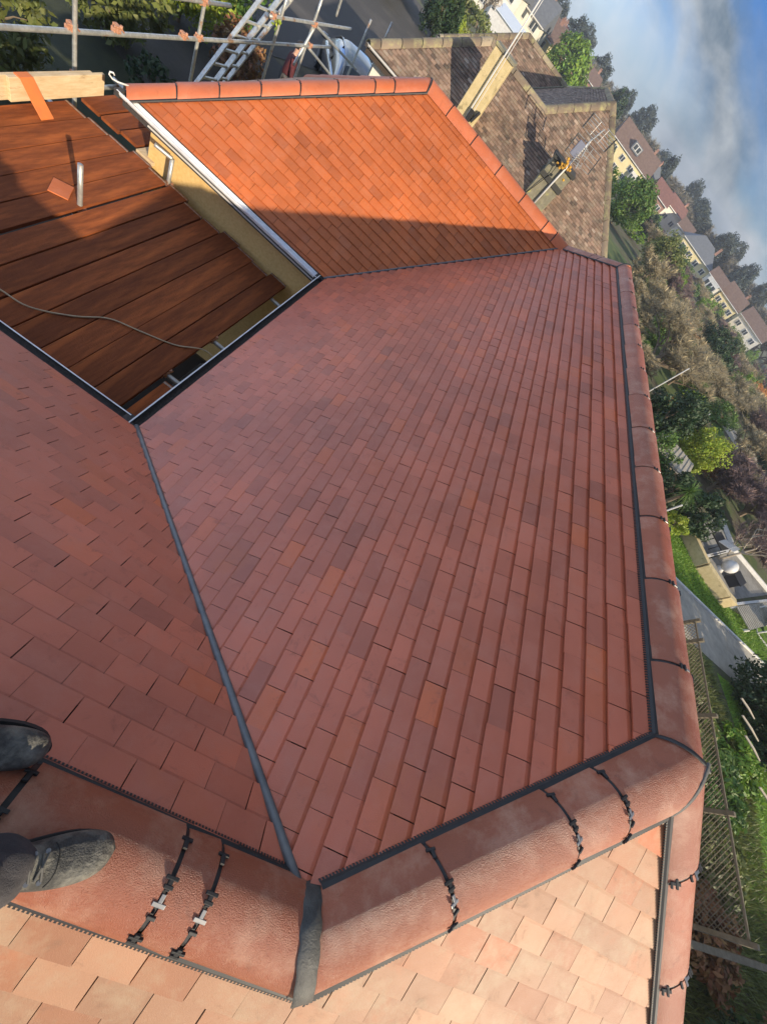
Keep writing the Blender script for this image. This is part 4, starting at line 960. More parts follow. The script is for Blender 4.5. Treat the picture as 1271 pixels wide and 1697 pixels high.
t = empty('planter', (18.6, 12.9, GZ), 'round white ball planter on the middle patio', 'planter')
me = ball(.30); me.materials.append(M['white']); o = bpy.data.objects.new('bowl', me); COL.objects.link(o); o.parent = t; o.location = (0, 0, .42)
b = MB(); b.tube([(0, 0, 0), (0, 0, .14), (0, 0, .2)], [.2, .12, .1], 12); b.build('foot', M['white'], t, smooth=True)
b = MB(); b.box((0, 0, .2), (1.0, .5, .4), M=Matrix.Rotation(.75, 3, 'Z')); b.box((0, 0, .42), (1.08, .58, .05), M=Matrix.Rotation(.75, 3, 'Z')); o = b.build('storage_box', M['black'], bevel=.02); o.location = (19.4, 12.8, GZ); setp(o, 'dark storage box on the patio beside the white ball planter', 'box')
t = empty('cold_frame', (22.0, 11.4, GZ), 'white framed green net cage on the lawn edge', 'cage')
b = MB()
P4 = [(-1.0, -.3), (1.2, -.9), (1.6, .8), (-.6, 1.2)]
for i in range(4):
    a, c = P4[i], P4[(i + 1) % 4]; b.beam((*a, .7), (*c, .7), .05, .05); b.beam((*a, .03), (*c, .03), .05, .05); b.beam((*a, .06), (*a, .68), .05, .05, up=(1, 0, 0))
b.build('frame', M['white'], t)
b = MB(); b.add([(*p, .66) for p in P4], [(0, 1, 2, 3)]); b.build('net', M['leaf_dark'], t)

# trellis fence along the garden boundary
t = empty('trellis_fence', (11.42, 2.5, GZ), 'weathered diamond trellis fence beside the house garden', 'fence')
y0, y1 = -3.0, 3.05; zt, zb = 1.60, .55
py = y0
while py < y1 - .1:
    pe = min(py + 1.83, y1)
    b = MB()
    for (a, c) in (((0, py, zt), (0, pe, zt)), ((0, py, zb), (0, pe, zb)), ((0, py, zb), (0, py, zt)), ((0, pe, zb), (0, pe, zt))): b.beam(a, c, .035, .035, up=(1, 0, 0))
    st = .09; Lp = pe - py; Hh = zt - zb
    k = -Hh
    while k < Lp:
        for sgn in (1, -1):
            ya, yb = k, k + Hh; za, zb_ = (zb, zt) if sgn > 0 else (zt, zb)
            t0 = max(0, -ya) / Hh; t1 = min(1, (Lp - ya) / Hh)
            if t1 > t0 + .01: b.beam((.006 * sgn, py + ya + Hh * t0, za + (zb_ - za) * t0), (.006 * sgn, py + ya + Hh * t1, za + (zb_ - za) * t1), .008, .014, up=(1, 0, 0))
        k += st
    b.build('trellis_panel', M['trellis'], t)
    b = MB(); yy = py + .02
    while yy < pe - .05: b.box((0, yy + .07, zb / 2 - .02), (.02 + random.random() * .006, .135, zb - .06)); yy += .145
    b.build('board_panel', M['fence'], t)
    b = MB(); b.beam((0.0, py, 0), (0, py, 1.72), .08, .08, up=(1, 0, 0)); b.build('post', M['trellis'], t, bevel=.005)
    py = pe
b = MB(); b.beam((0.0, y1, 0), (0, y1, 1.72), .08, .08, up=(1, 0, 0)); b.build('post', M['trellis'], t, bevel=.005)
b = MB(); b.beam((0, 0, 0), (3.4, .35, 0), .10, .07); o = b.build('timber_rail', M['trellis'], bevel=.008); o.location = (9.6, -.92, GZ + 1.25); setp(o, 'pale weathered timber rail running off the end of the trellis fence', 'rail')
for k, p in enumerate(((9.8, -.92), (12.6, -.60))):
    b = MB(); b.beam((0, 0, 0), (0, 0, 1.2), .09, .09, up=(1, 0, 0)); o = b.build('post', M['trellis'], bevel=.006); o.location = (*p, GZ); setp(o, ['weathered post under the near end of the pale timber rail', 'weathered post under the far end of the pale timber rail'][k], 'post')

# ------------------------------------------------------------------ vegetation
def leaf_cloud(n, R, size, seed, clumps=40, shell=.55, squash=1.0, tip=0.0, aspect=.5, droop=0.0, spike=0.0):
    rg = np.random.default_rng(seed)
    d = rg.normal(size=(clumps, 3)); d /= np.linalg.norm(d, axis=1)[:, None]
    rad = shell + (1 - shell) * rg.random(clumps) ** .5
    C0 = d * rad[:, None] * .86
    cr_ = .16 + .20 * rg.random(clumps)
    idx = rg.integers(0, clumps, n)
    q = rg.normal(size=(n, 3)); q /= np.linalg.norm(q, axis=1)[:, None]
    P = C0[idx] + q * (cr_[idx] * rg.random(n) ** .4)[:, None]
    if tip:   # taper towards the top
        k = np.clip((P[:, 2] + 1) / 2, 0, 1); P[:, :2] *= (1.12 - tip * k)[:, None]
    P = P * np.array(R)
    nrm = q + rg.normal(size=(n, 3)) * .7 + np.array([0, 0, .35]); nrm /= np.linalg.norm(nrm, axis=1)[:, None]
    u = np.cross(nrm, rg.normal(size=(n, 3))); u /= np.linalg.norm(u, axis=1)[:, None]; v = np.cross(nrm, u)
    if spike: u = u * (1 - spike) + np.array([0, 0, 1]) * spike
    s = size * (.6 + .8 * rg.random(n))[:, None]
    V = np.stack([P - u * s, P + v * s * aspect, P + u * s, P - v * s * aspect], 1).reshape(-1, 3)
    F = np.arange(4 * n).reshape(n, 4)
    rnd = np.clip(.25 + .5 * rg.random(clumps)[idx] + .25 * (rg.random(n) - .5), 0, 1)
    return V, F, rnd
def trunk_mb(h, r, limbs, spread, seed):
    rg = random.Random(seed); b = MB()
    b.tube([(0, 0, -.3), (rg.uniform(-.03, .03) * h, rg.uniform(-.03, .03) * h, h * .45), (rg.uniform(-.05, .05) * h, rg.uniform(-.05, .05) * h, h * .85)], [r, r * .75, r * .35], 8)
    for k in range(limbs):
        a = rg.random() * 6.28; z0 = h * rg.uniform(.25, .7); e = Vector((math.cos(a) * spread * rg.uniform(.5, .9), math.sin(a) * spread * rg.uniform(.5, .9), z0 + h * rg.uniform(.1, .35)))
        b.tube([(0, 0, z0), (e.x * .5, e.y * .5, (z0 + e.z) / 2 + .05 * h), e], [r * .45, r * .3, r * .1], 5)
    return b
protos = {}
def leafy(x, y, h, rx, lm, label, cat='bush', group=None, name=None, n=1500, size=.1, key=None, tip=0.0, low=False, rz=None, z0=None, clumps=45, ry=None, spike=0.0):
    """h = total height, crown ellipsoid radius rx, leaves from the ground if low"""
    z0 = float(gz(x, y)) if z0 is None else z0
    name = name or ('tree' if cat == 'tree' else 'bush')
    t = empty(name, (x, y, z0), label, cat, group, rz=random.random() * 6.28 if ry is None else 0)
    cz = rz if rz else (h * .5 if low else h * .36)
    if key and key in protos:
        cme, tme = protos[key]; k = h / protos[key + '_h']
        for nm, mesh in (('crown', cme), ('trunk', tme)):
            o = bpy.data.objects.new(nm, mesh); COL.objects.link(o); o.parent = t; o.scale = (k * rx / (protos[key + '_r'] * k) if 0 else rx / protos[key + '_r'],) * 2 + (k,)
        return t
    V, F, rnd = leaf_cloud(n, (rx, ry or rx, cz), size, random.randrange(10 ** 6), clumps=clumps, tip=tip, spike=spike)
    V[:, 2] += h - cz
    c = np_mesh('crown', V, F, M[lm], t, rnd)
    tr = trunk_mb(h * .8, max(.03, h * .022), 5, rx, random.randrange(999)).build('trunk', M['bark'], t)
    if key: protos[key] = (c.data, tr.data); protos[key + '_h'] = h; protos[key + '_r'] = rx
    return t
def bare_mesh(h, spread, seed, levels=4, twigs=2600, tw=.012, droop=0.0, wide=.75, r0=.028):
    rg = random.Random(seed); br = MB(); ends = []
    def grow(p, d, ln, r, lv):
        n = 3; pts = [p]; dd = d.copy()
        for k in range(n):
            dd = (dd + Vector((rg.uniform(-1, 1), rg.uniform(-1, 1), rg.uniform(-.5, 1) - droop)) * .18).normalized(); pts.append(pts[-1] + dd * ln / n)
        br.tube(pts, [r, r * .85, r * .7, r * .5], 6 if lv > 2 else 4, cap=False)
        if lv <= 1: ends.append((pts[1], pts[2], pts[3], dd))
        if lv == 0: return
        nb_ = 3 if lv > 1 else 4
        for k in range(nb_ + (1 if lv == levels else 0)):
            q = pts[rg.randint(1, n)]; a = rg.random() * 6.28; s_ = Vector((math.cos(a), math.sin(a), rg.uniform(.0, .5)))
            grow(q, (dd * .6 + s_ * wide).normalized(), ln * rg.uniform(.55, .8), r * .55, lv - 1)
    grow(Vector((0, 0, -.2)), Vector((0, 0, 1)), h * .34, h * r0, levels)
    nrg = np.random.default_rng(seed); n = twigs; E_ = ends; idx = nrg.integers(0, len(E_), n)
    A = np.array([[list(e[0]), list(e[1]), list(e[2])] for e in E_]); Dv = np.array([list(e[3]) for e in E_])
    tt = nrg.random(n)[:, None]; k = nrg.integers(0, 2, n); a0 = A[idx, k]; a1 = A[idx, k + 1]; P = a0 + (a1 - a0) * tt
    dirs = Dv[idx] * .5 + nrg.normal(size=(n, 3)) * .55 + np.array([0, 0, .25 - droop]); dirs /= np.linalg.norm(dirs, axis=1)[:, None]
    ln = h * .068 * (.5 + nrg.random(n))[:, None]; sd = np.cross(dirs, nrg.normal(size=(n, 3))); sd /= np.linalg.norm(sd, axis=1)[:, None]
    mid = P + dirs * ln * .5 + nrg.normal(size=(n, 3)) * ln * .08; w_ = tw * (.6 + .8 * nrg.random(n))[:, None]
    V = np.stack([P - sd * w_, P + sd * w_, mid + sd * w_ * .7, P + dirs * ln, mid - sd * w_ * .7], 1).reshape(-1, 3)
    V = V * np.array([spread, spread, 1])
    for i, v in enumerate(br.v): br.v[i] = (v[0] * spread, v[1] * spread, v[2])
    return br, V, np.arange(5 * n).reshape(n, 5)
def bare(x, y, h, label, tm, bm_='bark', key=None, group=None, spread=1.0, levels=4, twigs=2600, tw=.012, droop=0.0, cat='tree', z0=None, lean=(0, 0), name='bare_tree', r0=.028):
    z0 = float(gz(x, y)) if z0 is None else z0
    t = empty(name, (x, y, z0), label, cat, group, rz=random.random() * 6.28); t.rotation_euler[0] = lean[0]; t.rotation_euler[1] = lean[1]
    if key in protos:
        k = h / protos[key + '_h']
        for nm, mesh in zip(('branches', 'twigs'), protos[key]):
            o = bpy.data.objects.new(nm, mesh); COL.objects.link(o); o.parent = t; o.scale = (k * spread, k * spread, k)
        return t
    br, V, F = bare_mesh(h, 1.0, random.randrange(10 ** 6), levels, twigs, tw, droop, r0=r0)
    a = br.build('branches', M[bm_], t); c = np_mesh('twigs', V, F, M[tm], t)
    a.scale = c.scale = (spread, spread, 1)
    if key: protos[key] = (a.data, c.data); protos[key + '_h'] = h
    return t
random.seed(21)
# --- left / top: bushes and conifer seen past the scaffold
leafy(-7.4, 9.0, 2.6, 1.15, 'leaf_olive', 'sunlit variegated bush behind the scaffold post at the top of the photo, the left one', n=4500, size=.075, low=True, clumps=60)
leafy(-7.9, 12.0, 2.4, 1.2, 'leaf_yellow', 'yellow green bush behind the scaffold, between two hedges', n=3500, size=.07, low=True, clumps=60)
leafy(-8.1, 14.2, 2.4, 1.3, 'leaf_green', 'green bush behind the ladder tops beside the drive', n=3500, size=.07, low=True, clumps=60)
leafy(-6.6, 5.6, 1.6, .75, 'leaf_olive', 'ivy covered stump in shade left of the first scaffold post', n=2200, size=.07, low=True)
leafy(-6.0, 11.6, 1.3, .7, 'leaf_brown', 'low brown shrub in shade beside the drive below the rail', n=1800, size=.06, low=True)
leafy(-5.6, 8.0, .9, .5, 'leaf_dark', 'small dark shrub in the shaded lawn beside the scaffold', n=1200, size=.05, low=True)
leafy(-8.2, 37.2, 3.6, 1.5, 'leaf_dark', 'dense dark green conifer rising beyond the brown roof ridge beside the drive', 'tree', n=9000, size=.10, low=True, tip=.55, clumps=120, name='conifer', spike=.3)
leafy(-12.2, 38.5, 1.5, 1.6, 'leaf_yellow', 'pale yellow clipped hedge on the far side of the drive', 'hedge', n=2600, size=.09, low=True, name='hedge')
leafy(-11.6, 34.8, 1.4, 1.3, 'leaf_bright', 'bright green low hedge beside the drive nearer than the yellow one', 'hedge', n=2200, size=.09, low=True, name='hedge')
leafy(-9.4, 44.5, 1.6, 1.6, 'leaf_yellow', 'yellowish bush just right of the dense dark conifer', n=2200, size=.1, low=True)
leafy(-8.6, 52, 2.2, 2.6, 'leaf_olive', 'olive shrubbery in the front garden before the cream houses', n=3000, size=.12, low=True)
leafy(-5.4, 58, 2.2, 2.6, 'leaf_green', 'green shrubbery right of the white lean to', n=2600, size=.13, low=True)
bare(-12.5, 72, 6.5, 'leafless white flecked tree in front of the cream houses', 'twig_white', spread=1.0, twigs=2200, tw=.03)
# --- garden beyond the ridge
bare(14.0, 25.5, 5.2, 'large leafless tan tree beyond the long ridge, nearest of the tan trees', 'twig_tan', spread=1.45, levels=5, twigs=8500, tw=.006, key='tan')
bare(15.2, 33.5, 4.6, 'leafless tan tree behind the nearest tan tree', 'twig_tan', spread=1.5, key='tan')
bare(13.4, 37.5, 4.0, 'rust brown leafless shrub at the far end of the ridge', 'twig_tan', spread=1.4, levels=4, twigs=7000, tw=.009, key='rust')
bare(20.5, 33.5, 4.2, 'leafless tan tree right of the russet bush', 'twig_tan', spread=1.6, key='tan')
leafy(12.6, 57, 4.6, 2.4, 'leaf_green', 'round green tree beside the lower corner of the brown roof', 'tree', n=6000, size=.14, low=True, clumps=90)
leafy(17.2, 50, 4.0, 2.2, 'leaf_olive', 'round olive green tree before the slate roofed house', 'tree', n=6000, size=.12, low=True, clumps=90)
leafy(12.9, 17.2, 2.6, 1.25, 'leaf_dark', 'dark glossy evergreen behind the ridge beside the yellow bush', n=5000, size=.085, low=True, clumps=70)
leafy(14.8, 19.6, 2.4, 1.2, 'leaf_dark', 'second dark evergreen, half behind the tan tree', n=4000, size=.085, low=True, clumps=70)
leafy(16.5, 18.6, 2.3, 1.25, 'leaf_yellow', 'vivid yellow green bush between dark evergreens and lawn', n=6500, size=.06, low=True, clumps=80)
leafy(15.0, 12.8, 2.0, 1.1, 'leaf_dark', 'dark shrub against the end of the grey patio', n=4500, size=.075, low=True, clumps=60)
leafy(13.5, 13.0, 1.7, .9, 'leaf_dark', 'dark shrub just below the palm', n=3000, size=.07, low=True)
leafy(13.6, 11.3, 1.1, .55, 'leaf_yellow', 'small yellow green bush at the lawn corner by the white gate', n=2200, size=.05, low=True)
leafy(19.2, 20.6, 1.6, 1.3, 'leaf_brown', 'reddish brown shrub right of the vivid yellow bush', n=2600, size=.06, low=True)
leafy(16.2, 21.8, 1.4, 1.2, 'leaf_orange', 'orange tinted low shrub below the yellow bush', n=1600, size=.05, low=True)
# palm (cordyline)
t = empty('palm', (12.9, 11.9, GZ), 'spiky green palm just beyond the ridge', 'palm')
b = MB(); b.tube([(0, 0, 0), (.03, 0, .8), (.0, .02, 1.5)], [.09, .075, .06], 8); b.build('trunk', M['bark'], t)
vs = []; fs = []; rg = random.Random(5)
for k in range(170):
    a = rg.random() * 6.28; el = rg.uniform(-.5, 1.4); L0 = rg.uniform(.5, .8); d = Vector((math.cos(a) * math.cos(el), math.sin(a) * math.cos(el), math.sin(el))); sd = d.cross(Vector((0, 0, 1))).normalized() * .02; p = Vector((0, .02, 1.5)); i0 = len(vs)
    for q in range(5):
        s_ = q / 4; c0 = p + d * L0 * s_ - Vector((0, 0, .28 * s_ * s_)); ww = (1 - s_) * .9 + .1
        vs += [c0 - sd * ww, c0 + sd * ww]
    for q in range(4): fs.append((i0 + 2 * q, i0 + 2 * q + 1, i0 + 2 * q + 3, i0 + 2 * q + 2))
np_mesh('fronds', np.array([list(v) for v in vs]), np.array(fs), M['leaf_green'], t)
# purple-brown leafless trees at the right edge
bare(19.5, 19.0, 4.4, 'leafless purple brown tree above the grey patios', 'twig_purple', spread=1.35, levels=4, twigs=9000, tw=.010, key='pur', droop=.15)
bare(23.5, 20.5, 4.6, 'leafless purple brown tree at the right edge behind the pale branches', 'twig_purple', spread=1.5, key='pur')
bare(22.6, 17.0, 4.2, 'leafless purple tree nearest the far patio kerb', 'twig_purple', spread=1.4, key='pur')
bare(18.8, 13.6, 4.6, 'leafless tree with pale lit branches reaching over the patios', 'twig_purple', 'bark_pale', spread=1.1, levels=4, twigs=2500, tw=.007, r0=.014)
bare(24.6, 27.0, 3.6, 'grey brown leafless shrub beside the curved lawn', 'twig_tan', spread=1.7, key='rust')
for i, (x, y, h, k, lb) in enumerate([(17.2, 27.5, 3.6, 'tan', 'leafless tan tree on the edge of the curved lawn'), (12.2, 22.0, 2.2, 'rust', 'low tan thicket at the foot of the nearest tan tree'), (12.0, 27.5, 2.6, 'rust', 'rust brown thicket behind the ridge, below the second tan tree'), (12.2, 31.5, 2.6, 'rust', 'brown thicket along the ridge between tan tree and russet shrub'),
                                      (18.6, 23.4, 1.8, 'rust', 'dry brown bush just left of the curved lawn'), (23.0, 33.5, 3.6, 'tan', 'leafless tan tree in front of the pale path'), (27.6, 38.5, 4.0, 'tan', 'leafless tan tree behind the pale path'), (33.5, 41.0, 4.2, 'tan', 'leafless tan tree beside the dark evergreen mass'),
                                      (16.4, 38.5, 3.0, 'rust', 'brown leafless bush by the green hedge clump'), (22.0, 17.4, 1.6, 'rust', 'dry brown bush beyond the far patio kerb'), (21.6, 22.0, 3.0, 'rust', 'brown leafless bush between lawn and purple trees'), (36.0, 47.0, 4.4, 'tan', 'leafless tan tree left of the orange shrub')]):
    bare(x, y, h, lb, 'twig_tan', key=k, spread=1.5 + .15 * (i % 3), cat='bush' if h < 3 else 'tree')
bare(21.6, 24.0, 2.2, 'low grey leafless bush between the two lawns', 'twig_grey', spread=1.8, levels=4, twigs=5000, tw=.012, key='greyl')
leafy(30.5, 30.0, 3.2, 2.6, 'leaf_dark', 'large dark evergreen mass right of the pale path', n=6000, size=.13, low=True, clumps=70)
leafy(28.8, 26.2, 2.8, 2.4, 'leaf_dark', 'dark evergreen at the right edge below the pale path', n=5000, size=.13, low=True, clumps=70)
leafy(42.5, 57.5, 2.6, 2.8, 'leaf_orange', 'orange autumn shrub at the right edge', n=5000, size=.10, low=True, clumps=70)
leafy(21.0, 40.0, 1.7, 2.2, 'leaf_orange', 'russet red bush among the green hedges', n=3600, size=.07, low=True)
leafy(15.6, 40.5, 1.8, 2.0, 'leaf_green', 'green hedge clump beyond the tan trees', 'hedge', n=3600, size=.09, low=True, name='hedge')
leafy(20.5, 44.5, 1.9, 2.4, 'leaf_bright', 'bright green hedge in front of the yellow houses', 'hedge', n=3600, size=.09, low=True, name='hedge')
leafy(24.8, 41.5, 2.6, 2.3, 'leaf_dark', 'dark evergreen tree right of the bright hedge', 'tree', n=4500, size=.12, low=True)
leafy(29.8, 44.0, 1.3, 2.3, 'leaf_yellow', 'yellow green strip of hedge beyond the bare trees', 'hedge', n=3000, size=.08, low=True, name='hedge')
leafy(27.6, 47.5, 3.2, 2.4, 'leaf_dark', 'dark tree behind the yellow green hedge strip', 'tree', n=4500, size=.13, low=True)
leafy(12.6, 14.5, 1.8, .9, 'leaf_green', 'mid green bush between palm and evergreens', n=3000, size=.06, low=True)
for i, (x, y, h, r_, m_, lb) in enumerate([(14.6, 30.0, 1.8, 1.3, 'leaf_green', 'green bush at the foot of the tan trees by the ridge'), (17.6, 30.5, 2.0, 1.5, 'leaf_olive', 'olive bush between the tan trees'), (19.0, 28.2, 1.5, 1.2, 'leaf_bright', 'fresh green bush at the left end of the curved lawn'), (23.5, 30.4, 1.6, 1.4, 'leaf_green', 'green bush under the tan tree before the pale path'),
                                       (14.2, 36.0, 1.7, 1.4, 'leaf_olive', 'olive hedge piece beside the russet shrub'), (18.0, 35.5, 1.8, 1.5, 'leaf_dark', 'dark green bush behind the tan trees'), (23.6, 37.5, 1.9, 1.6, 'leaf_green', 'green bush beyond the pale path'), (28.5, 41.5, 1.8, 1.6, 'leaf_bright', 'fresh green bush by the yellow green hedge'),
                                       (33.0, 46.0, 2.2, 1.8, 'leaf_olive', 'olive tree beyond the dark evergreen mass'), (25.8, 23.0, 1.7, 1.4, 'leaf_olive', 'olive bush behind the purple trees'), (27.0, 19.5, 1.7, 1.5, 'leaf_green', 'green bush at the right edge beyond the patios'), (12.4, 24.0, 1.3, .9, 'leaf_green', 'small green bush close behind the ridge under the tan tree')]):
    leafy(x, y, h, r_, m_, lb, n=3000, size=.075, low=True, clumps=60)
# fern/weed bed and evergreen by the trellis
for i, (x, y, hh, r_, m_, lb) in enumerate([(13.4, 4.4, .8, 1.0, 'leaf_olive', 'tall olive weeds just behind the trellis fence, topmost patch'), (14.4, 2.8, .7, 1.1, 'leaf_green', 'green weeds behind the middle of the trellis fence'), (14.0, 1.2, .6, 1.0, 'leaf_olive', 'straggly weeds behind the lower trellis panel'),
                                          (15.8, 4.0, .7, 1.0, 'leaf_bright', 'bright weeds between the trellis and the lit lawn'), (12.6, 2.9, .9, .7, 'leaf_olive', 'climbing weeds pressed against the trellis'), (13.0, -.4, .7, .9, 'leaf_brown', 'brown dry weeds near the pale timber rail')]):
    leafy(x, y, hh, r_, m_, lb, n=2600, size=.075, low=True, clumps=50)
for i, (x, y, hh, r_, lb) in enumerate([(17.6, 6.6, 1.9, 1.3, 'black green shrub in the corner below the paved path, left one'), (19.6, 7.0, 2.1, 1.4, 'black green shrub below the paved path at the right edge'), (17.9, 5.2, 1.5, 1.1, 'dark low shrub between the black green shrubs and the weeds'), (19.9, 5.1, 1.7, 1.3, 'dark shrub at the right edge above the lower lawn')]):
    leafy(x, y, hh, r_, 'leaf_dark', lb, n=4200, size=.08, low=True, clumps=60)
for i, (x, y, dx, dy) in enumerate([(15.6, 5.6, .8, -.5), (15.4, 5.0, .95, -.6), (15.3, 4.4, .8, -.6), (15.5, 3.2, .8, -.5)]):
    b = MB(); b.tube([(0, 0, 0), (dx * .35, dy * .35, .02), (dx * .7, dy * .7, .01)], [.03, .034, .02], 6); o = b.build('log', M['bird']); o.location = (x, y, GZ + .8)
    setp(o, ['topmost', 'second', 'third', 'lowest'][i] + ' of the four pale cut logs lying on the weeds behind the trellis', 'log')
# evergreen screen added out of view to shade the corner by the fence
for i in range(5):
    leafy(15.0 + i * 2.2, -4.9 - i * .5, 4.4, 1.5, 'leaf_dark', 'tall dark evergreen in the boundary screen beyond the rail', 'tree', 'evergreen boundary screen', n=3500, size=.14, low=True, key='screen', name='conifer')
leafy(12.4, -2.4, 1.8, 1.1, 'leaf_dark', 'dark bush in the shaded corner below the timber rail', n=3500, size=.08, low=True)
leafy(14.6, -2.0, 1.5, 1.1, 'leaf_brown', 'dry brown bush in the shaded corner below the timber rail', n=3000, size=.07, low=True)

# field of small garden trees between the gardens and the far houses
random.seed(5)
kinds = [('tan', 'leafless pale brown garden tree in the middle distance'), ('pur', 'leafless purple brown garden tree in the middle distance'), ('greyl', 'low grey leafless garden bush in the middle distance')]
cnt = 0
def pol(az, r): return CAM.x + r * math.cos(R_(az)), CAM.y + r * math.sin(R_(az))
for i in range(52):
    az = random.uniform(48, 80); r = random.uniform(48, 132); x, y = pol(az, r)
    k, lb = kinds[random.choice([0, 0, 1, 2])]
    bare(x, y, random.uniform(3.2, 5.2) if k != 'greyl' else random.uniform(1.8, 2.8), lb, '', key=k, group='middle distance ' + {'tan': 'pale', 'pur': 'purple', 'greyl': 'low grey'}[k] + ' bare trees', spread=random.uniform(1.2, 1.7))
gk = ['leaf_green', 'leaf_dark', 'leaf_olive', 'leaf_bright']
for i in range(96):
    az = random.uniform(46, 101); r = random.uniform(58, 138) if az < 84 else random.uniform(88, 150); x, y = pol(az, r); q = random.randrange(4)
    leafy(x, y, random.uniform(1.4, 3.2) if r < 120 else random.uniform(2, 4), random.uniform(1.2, 2.4), gk[q], ['mid green', 'dark green', 'olive', 'bright green'][q] + ' garden bush in the middle distance', 'bush', 'middle distance ' + ['mid green', 'dark green', 'olive', 'bright green'][q] + ' bushes', key='far' + gk[q], n=1500, size=.16, low=True)
# skyline trees
random.seed(11)
for i in range(120):
    az = 40 + i * .52 + random.uniform(-.3, .3); r = random.uniform(172, 215); x, y = pol(az, r)
    top = 2.97 + r * math.tan(R_(random.uniform(.15, 1.05) + (.25 if az < 84 else 0)))
    h = top - float(gz(x, y))
    if random.random() < .72: bare(x, y, h, 'leafless grey brown tree standing on the skyline behind the far houses', 'twig_grey', key='sky' + 'ab'[i % 2], group='bare skyline trees', spread=random.uniform(1.1, 1.7), levels=4, twigs=7000, tw=.035)
    else: leafy(x, y, h, random.uniform(3.2, 5.0), 'leaf_hazed', 'dark bluish evergreen standing on the skyline behind the far houses', 'tree', 'dark skyline trees', key='skyl', n=7000, size=.24, clumps=60)
x, y = pol(92.0, 104); leafy(x, y, 8.0, 4.2, 'leaf_bright', 'large sunlit green tree on the skyline beyond the neighbour roof', 'tree', n=9000, size=.26, clumps=90, low=True)
x, y = pol(86.5, 150); leafy(x, y, 10.6, 3.8, 'leaf_dark', 'tall dark pine on the skyline just right of the brown roof corner', 'tree', n=7000, size=.32, clumps=80, tip=.5, low=True, name='pine')
x, y = pol(79.0, 165); leafy(x, y, 12, 3.6, 'leaf_hazed', 'tall dark conifer behind the brown roofed yellow house', 'tree', n=6000, size=.32, clumps=70, tip=.5, low=True, name='pine')
x, y = pol(66.0, 165); leafy(x, y, 11.5, 4.0, 'leaf_hazed', 'tall dark conifer at the right end of the skyline', 'tree', n=6000, size=.32, clumps=70, tip=.5, low=True, name='pine')

# ------------------------------------------------------------------ far houses
def far_house(az, r, wd, dp, eave_el, ridge_el, wallm, roofm, label, wins, hip=False, turn=0.0, chim=True, extras=()):
    x, y = pol(az, r); zg = float(gz(x, y)) - .4; ze = CAM.z + r * math.tan(R_(eave_el)); zr = CAM.z + r * math.tan(R_(ridge_el))
    t = empty('house', (x, y, zg), label, 'house', rz=R_(az - 90 + turn)); h = ze - zg; hr = zr - zg
    b = MB(); b.box((0, dp / 2, h / 2), (wd, dp, h)); wl = b.build('wall', M[wallm], t)
    if not hip:
        b = MB(); b.add([(-wd / 2, 0.01, h - .01), (-wd / 2, dp - .01, h - .01), (-wd / 2, dp / 2, hr - .1), (wd / 2, 0.01, h - .01), (wd / 2, dp - .01, h - .01), (wd / 2, dp / 2, hr - .1)], [(0, 1, 2), (3, 5, 4), (0, 2, 5, 3), (1, 4, 5, 2), (0, 3, 4, 1)]); b.build('gable', M[wallm], t)
    o_ = .35; b = MB(); e = dp * .42 if hip else -.3
    A = [(-wd / 2 - o_, -o_, h - .1), (wd / 2 + o_, -o_, h - .1), (wd / 2 + o_, dp + o_, h - .1), (-wd / 2 - o_, dp + o_, h - .1), (-wd / 2 + e, dp / 2, hr), (wd / 2 - e, dp / 2, hr)]
    b.add(A + [(p[0], p[1], p[2] + .14) for p in A], [(6, 7, 11, 10), (8, 9, 10, 11), (7, 8, 11), (9, 6, 10), (0, 1, 7, 6), (1, 2, 8, 7), (2, 3, 9, 8), (3, 0, 6, 9)] + ([] if not hip else [])); rf = b.build('roof', M[roofm], t)
    b = MB(); b.beam((-wd / 2 - o_, -o_ - .05, h - .06), (wd / 2 + o_, -o_ - .05, h - .06), .1, .14); b.build('gutter', M['white'], t)
    for (wx, wz, ww, wh) in wins:
        b = MB(); b.box((wx, -.04, wz), (ww, .12, wh)); 
        f = b.build('window', M['white'], t)
        n = max(1, round(ww / .6))
        for k in range(n):
            b = MB(); pw_ = ww / n; b.box((wx - ww / 2 + pw_ * (k + .5), -.11, wz), (pw_ * .78, .03, wh * .82)); b.build('pane', M['glass'], f)
    if chim:
        cx = wd * .3
        b = MB(); b.box((cx, dp / 2, hr + .1), (.6, .45, 1.3)); b.box((cx, dp / 2, hr + .78), (.7, .55, .1)); b.tube([(cx - .15, dp / 2, hr + .8), (cx - .15, dp / 2, hr + 1.1)], .1, 8); b.tube([(cx + .15, dp / 2, hr + .8), (cx + .15, dp / 2, hr + 1.1)], .1, 8); b.build('chimney', M['brick_r'], rf)
    for e_ in extras: e_(t, h, hr)
    return t
def dormer(x, wd_, fr=.45):
    def f(t, h, hr):
        z = h + (hr - h) * .25; b = MB(); b.box((x, 1.3, z + .75), (wd_, 2.2, 1.5)); d = b.build('dormer', M['roof_slate'], t)
        b = MB(); b.box((x, .18, z + .8), (wd_ * .8, .06, 1.1)); wn_ = b.build('window', M['white'], d)
        b = MB(); b.box((x - wd_ * .2, .13, z + .8), (wd_ * .3, .03, .9)); b.box((x + wd_ * .2, .13, z + .8), (wd_ * .3, .03, .9)); b.build('pane', M['glass'], wn_)
    return f
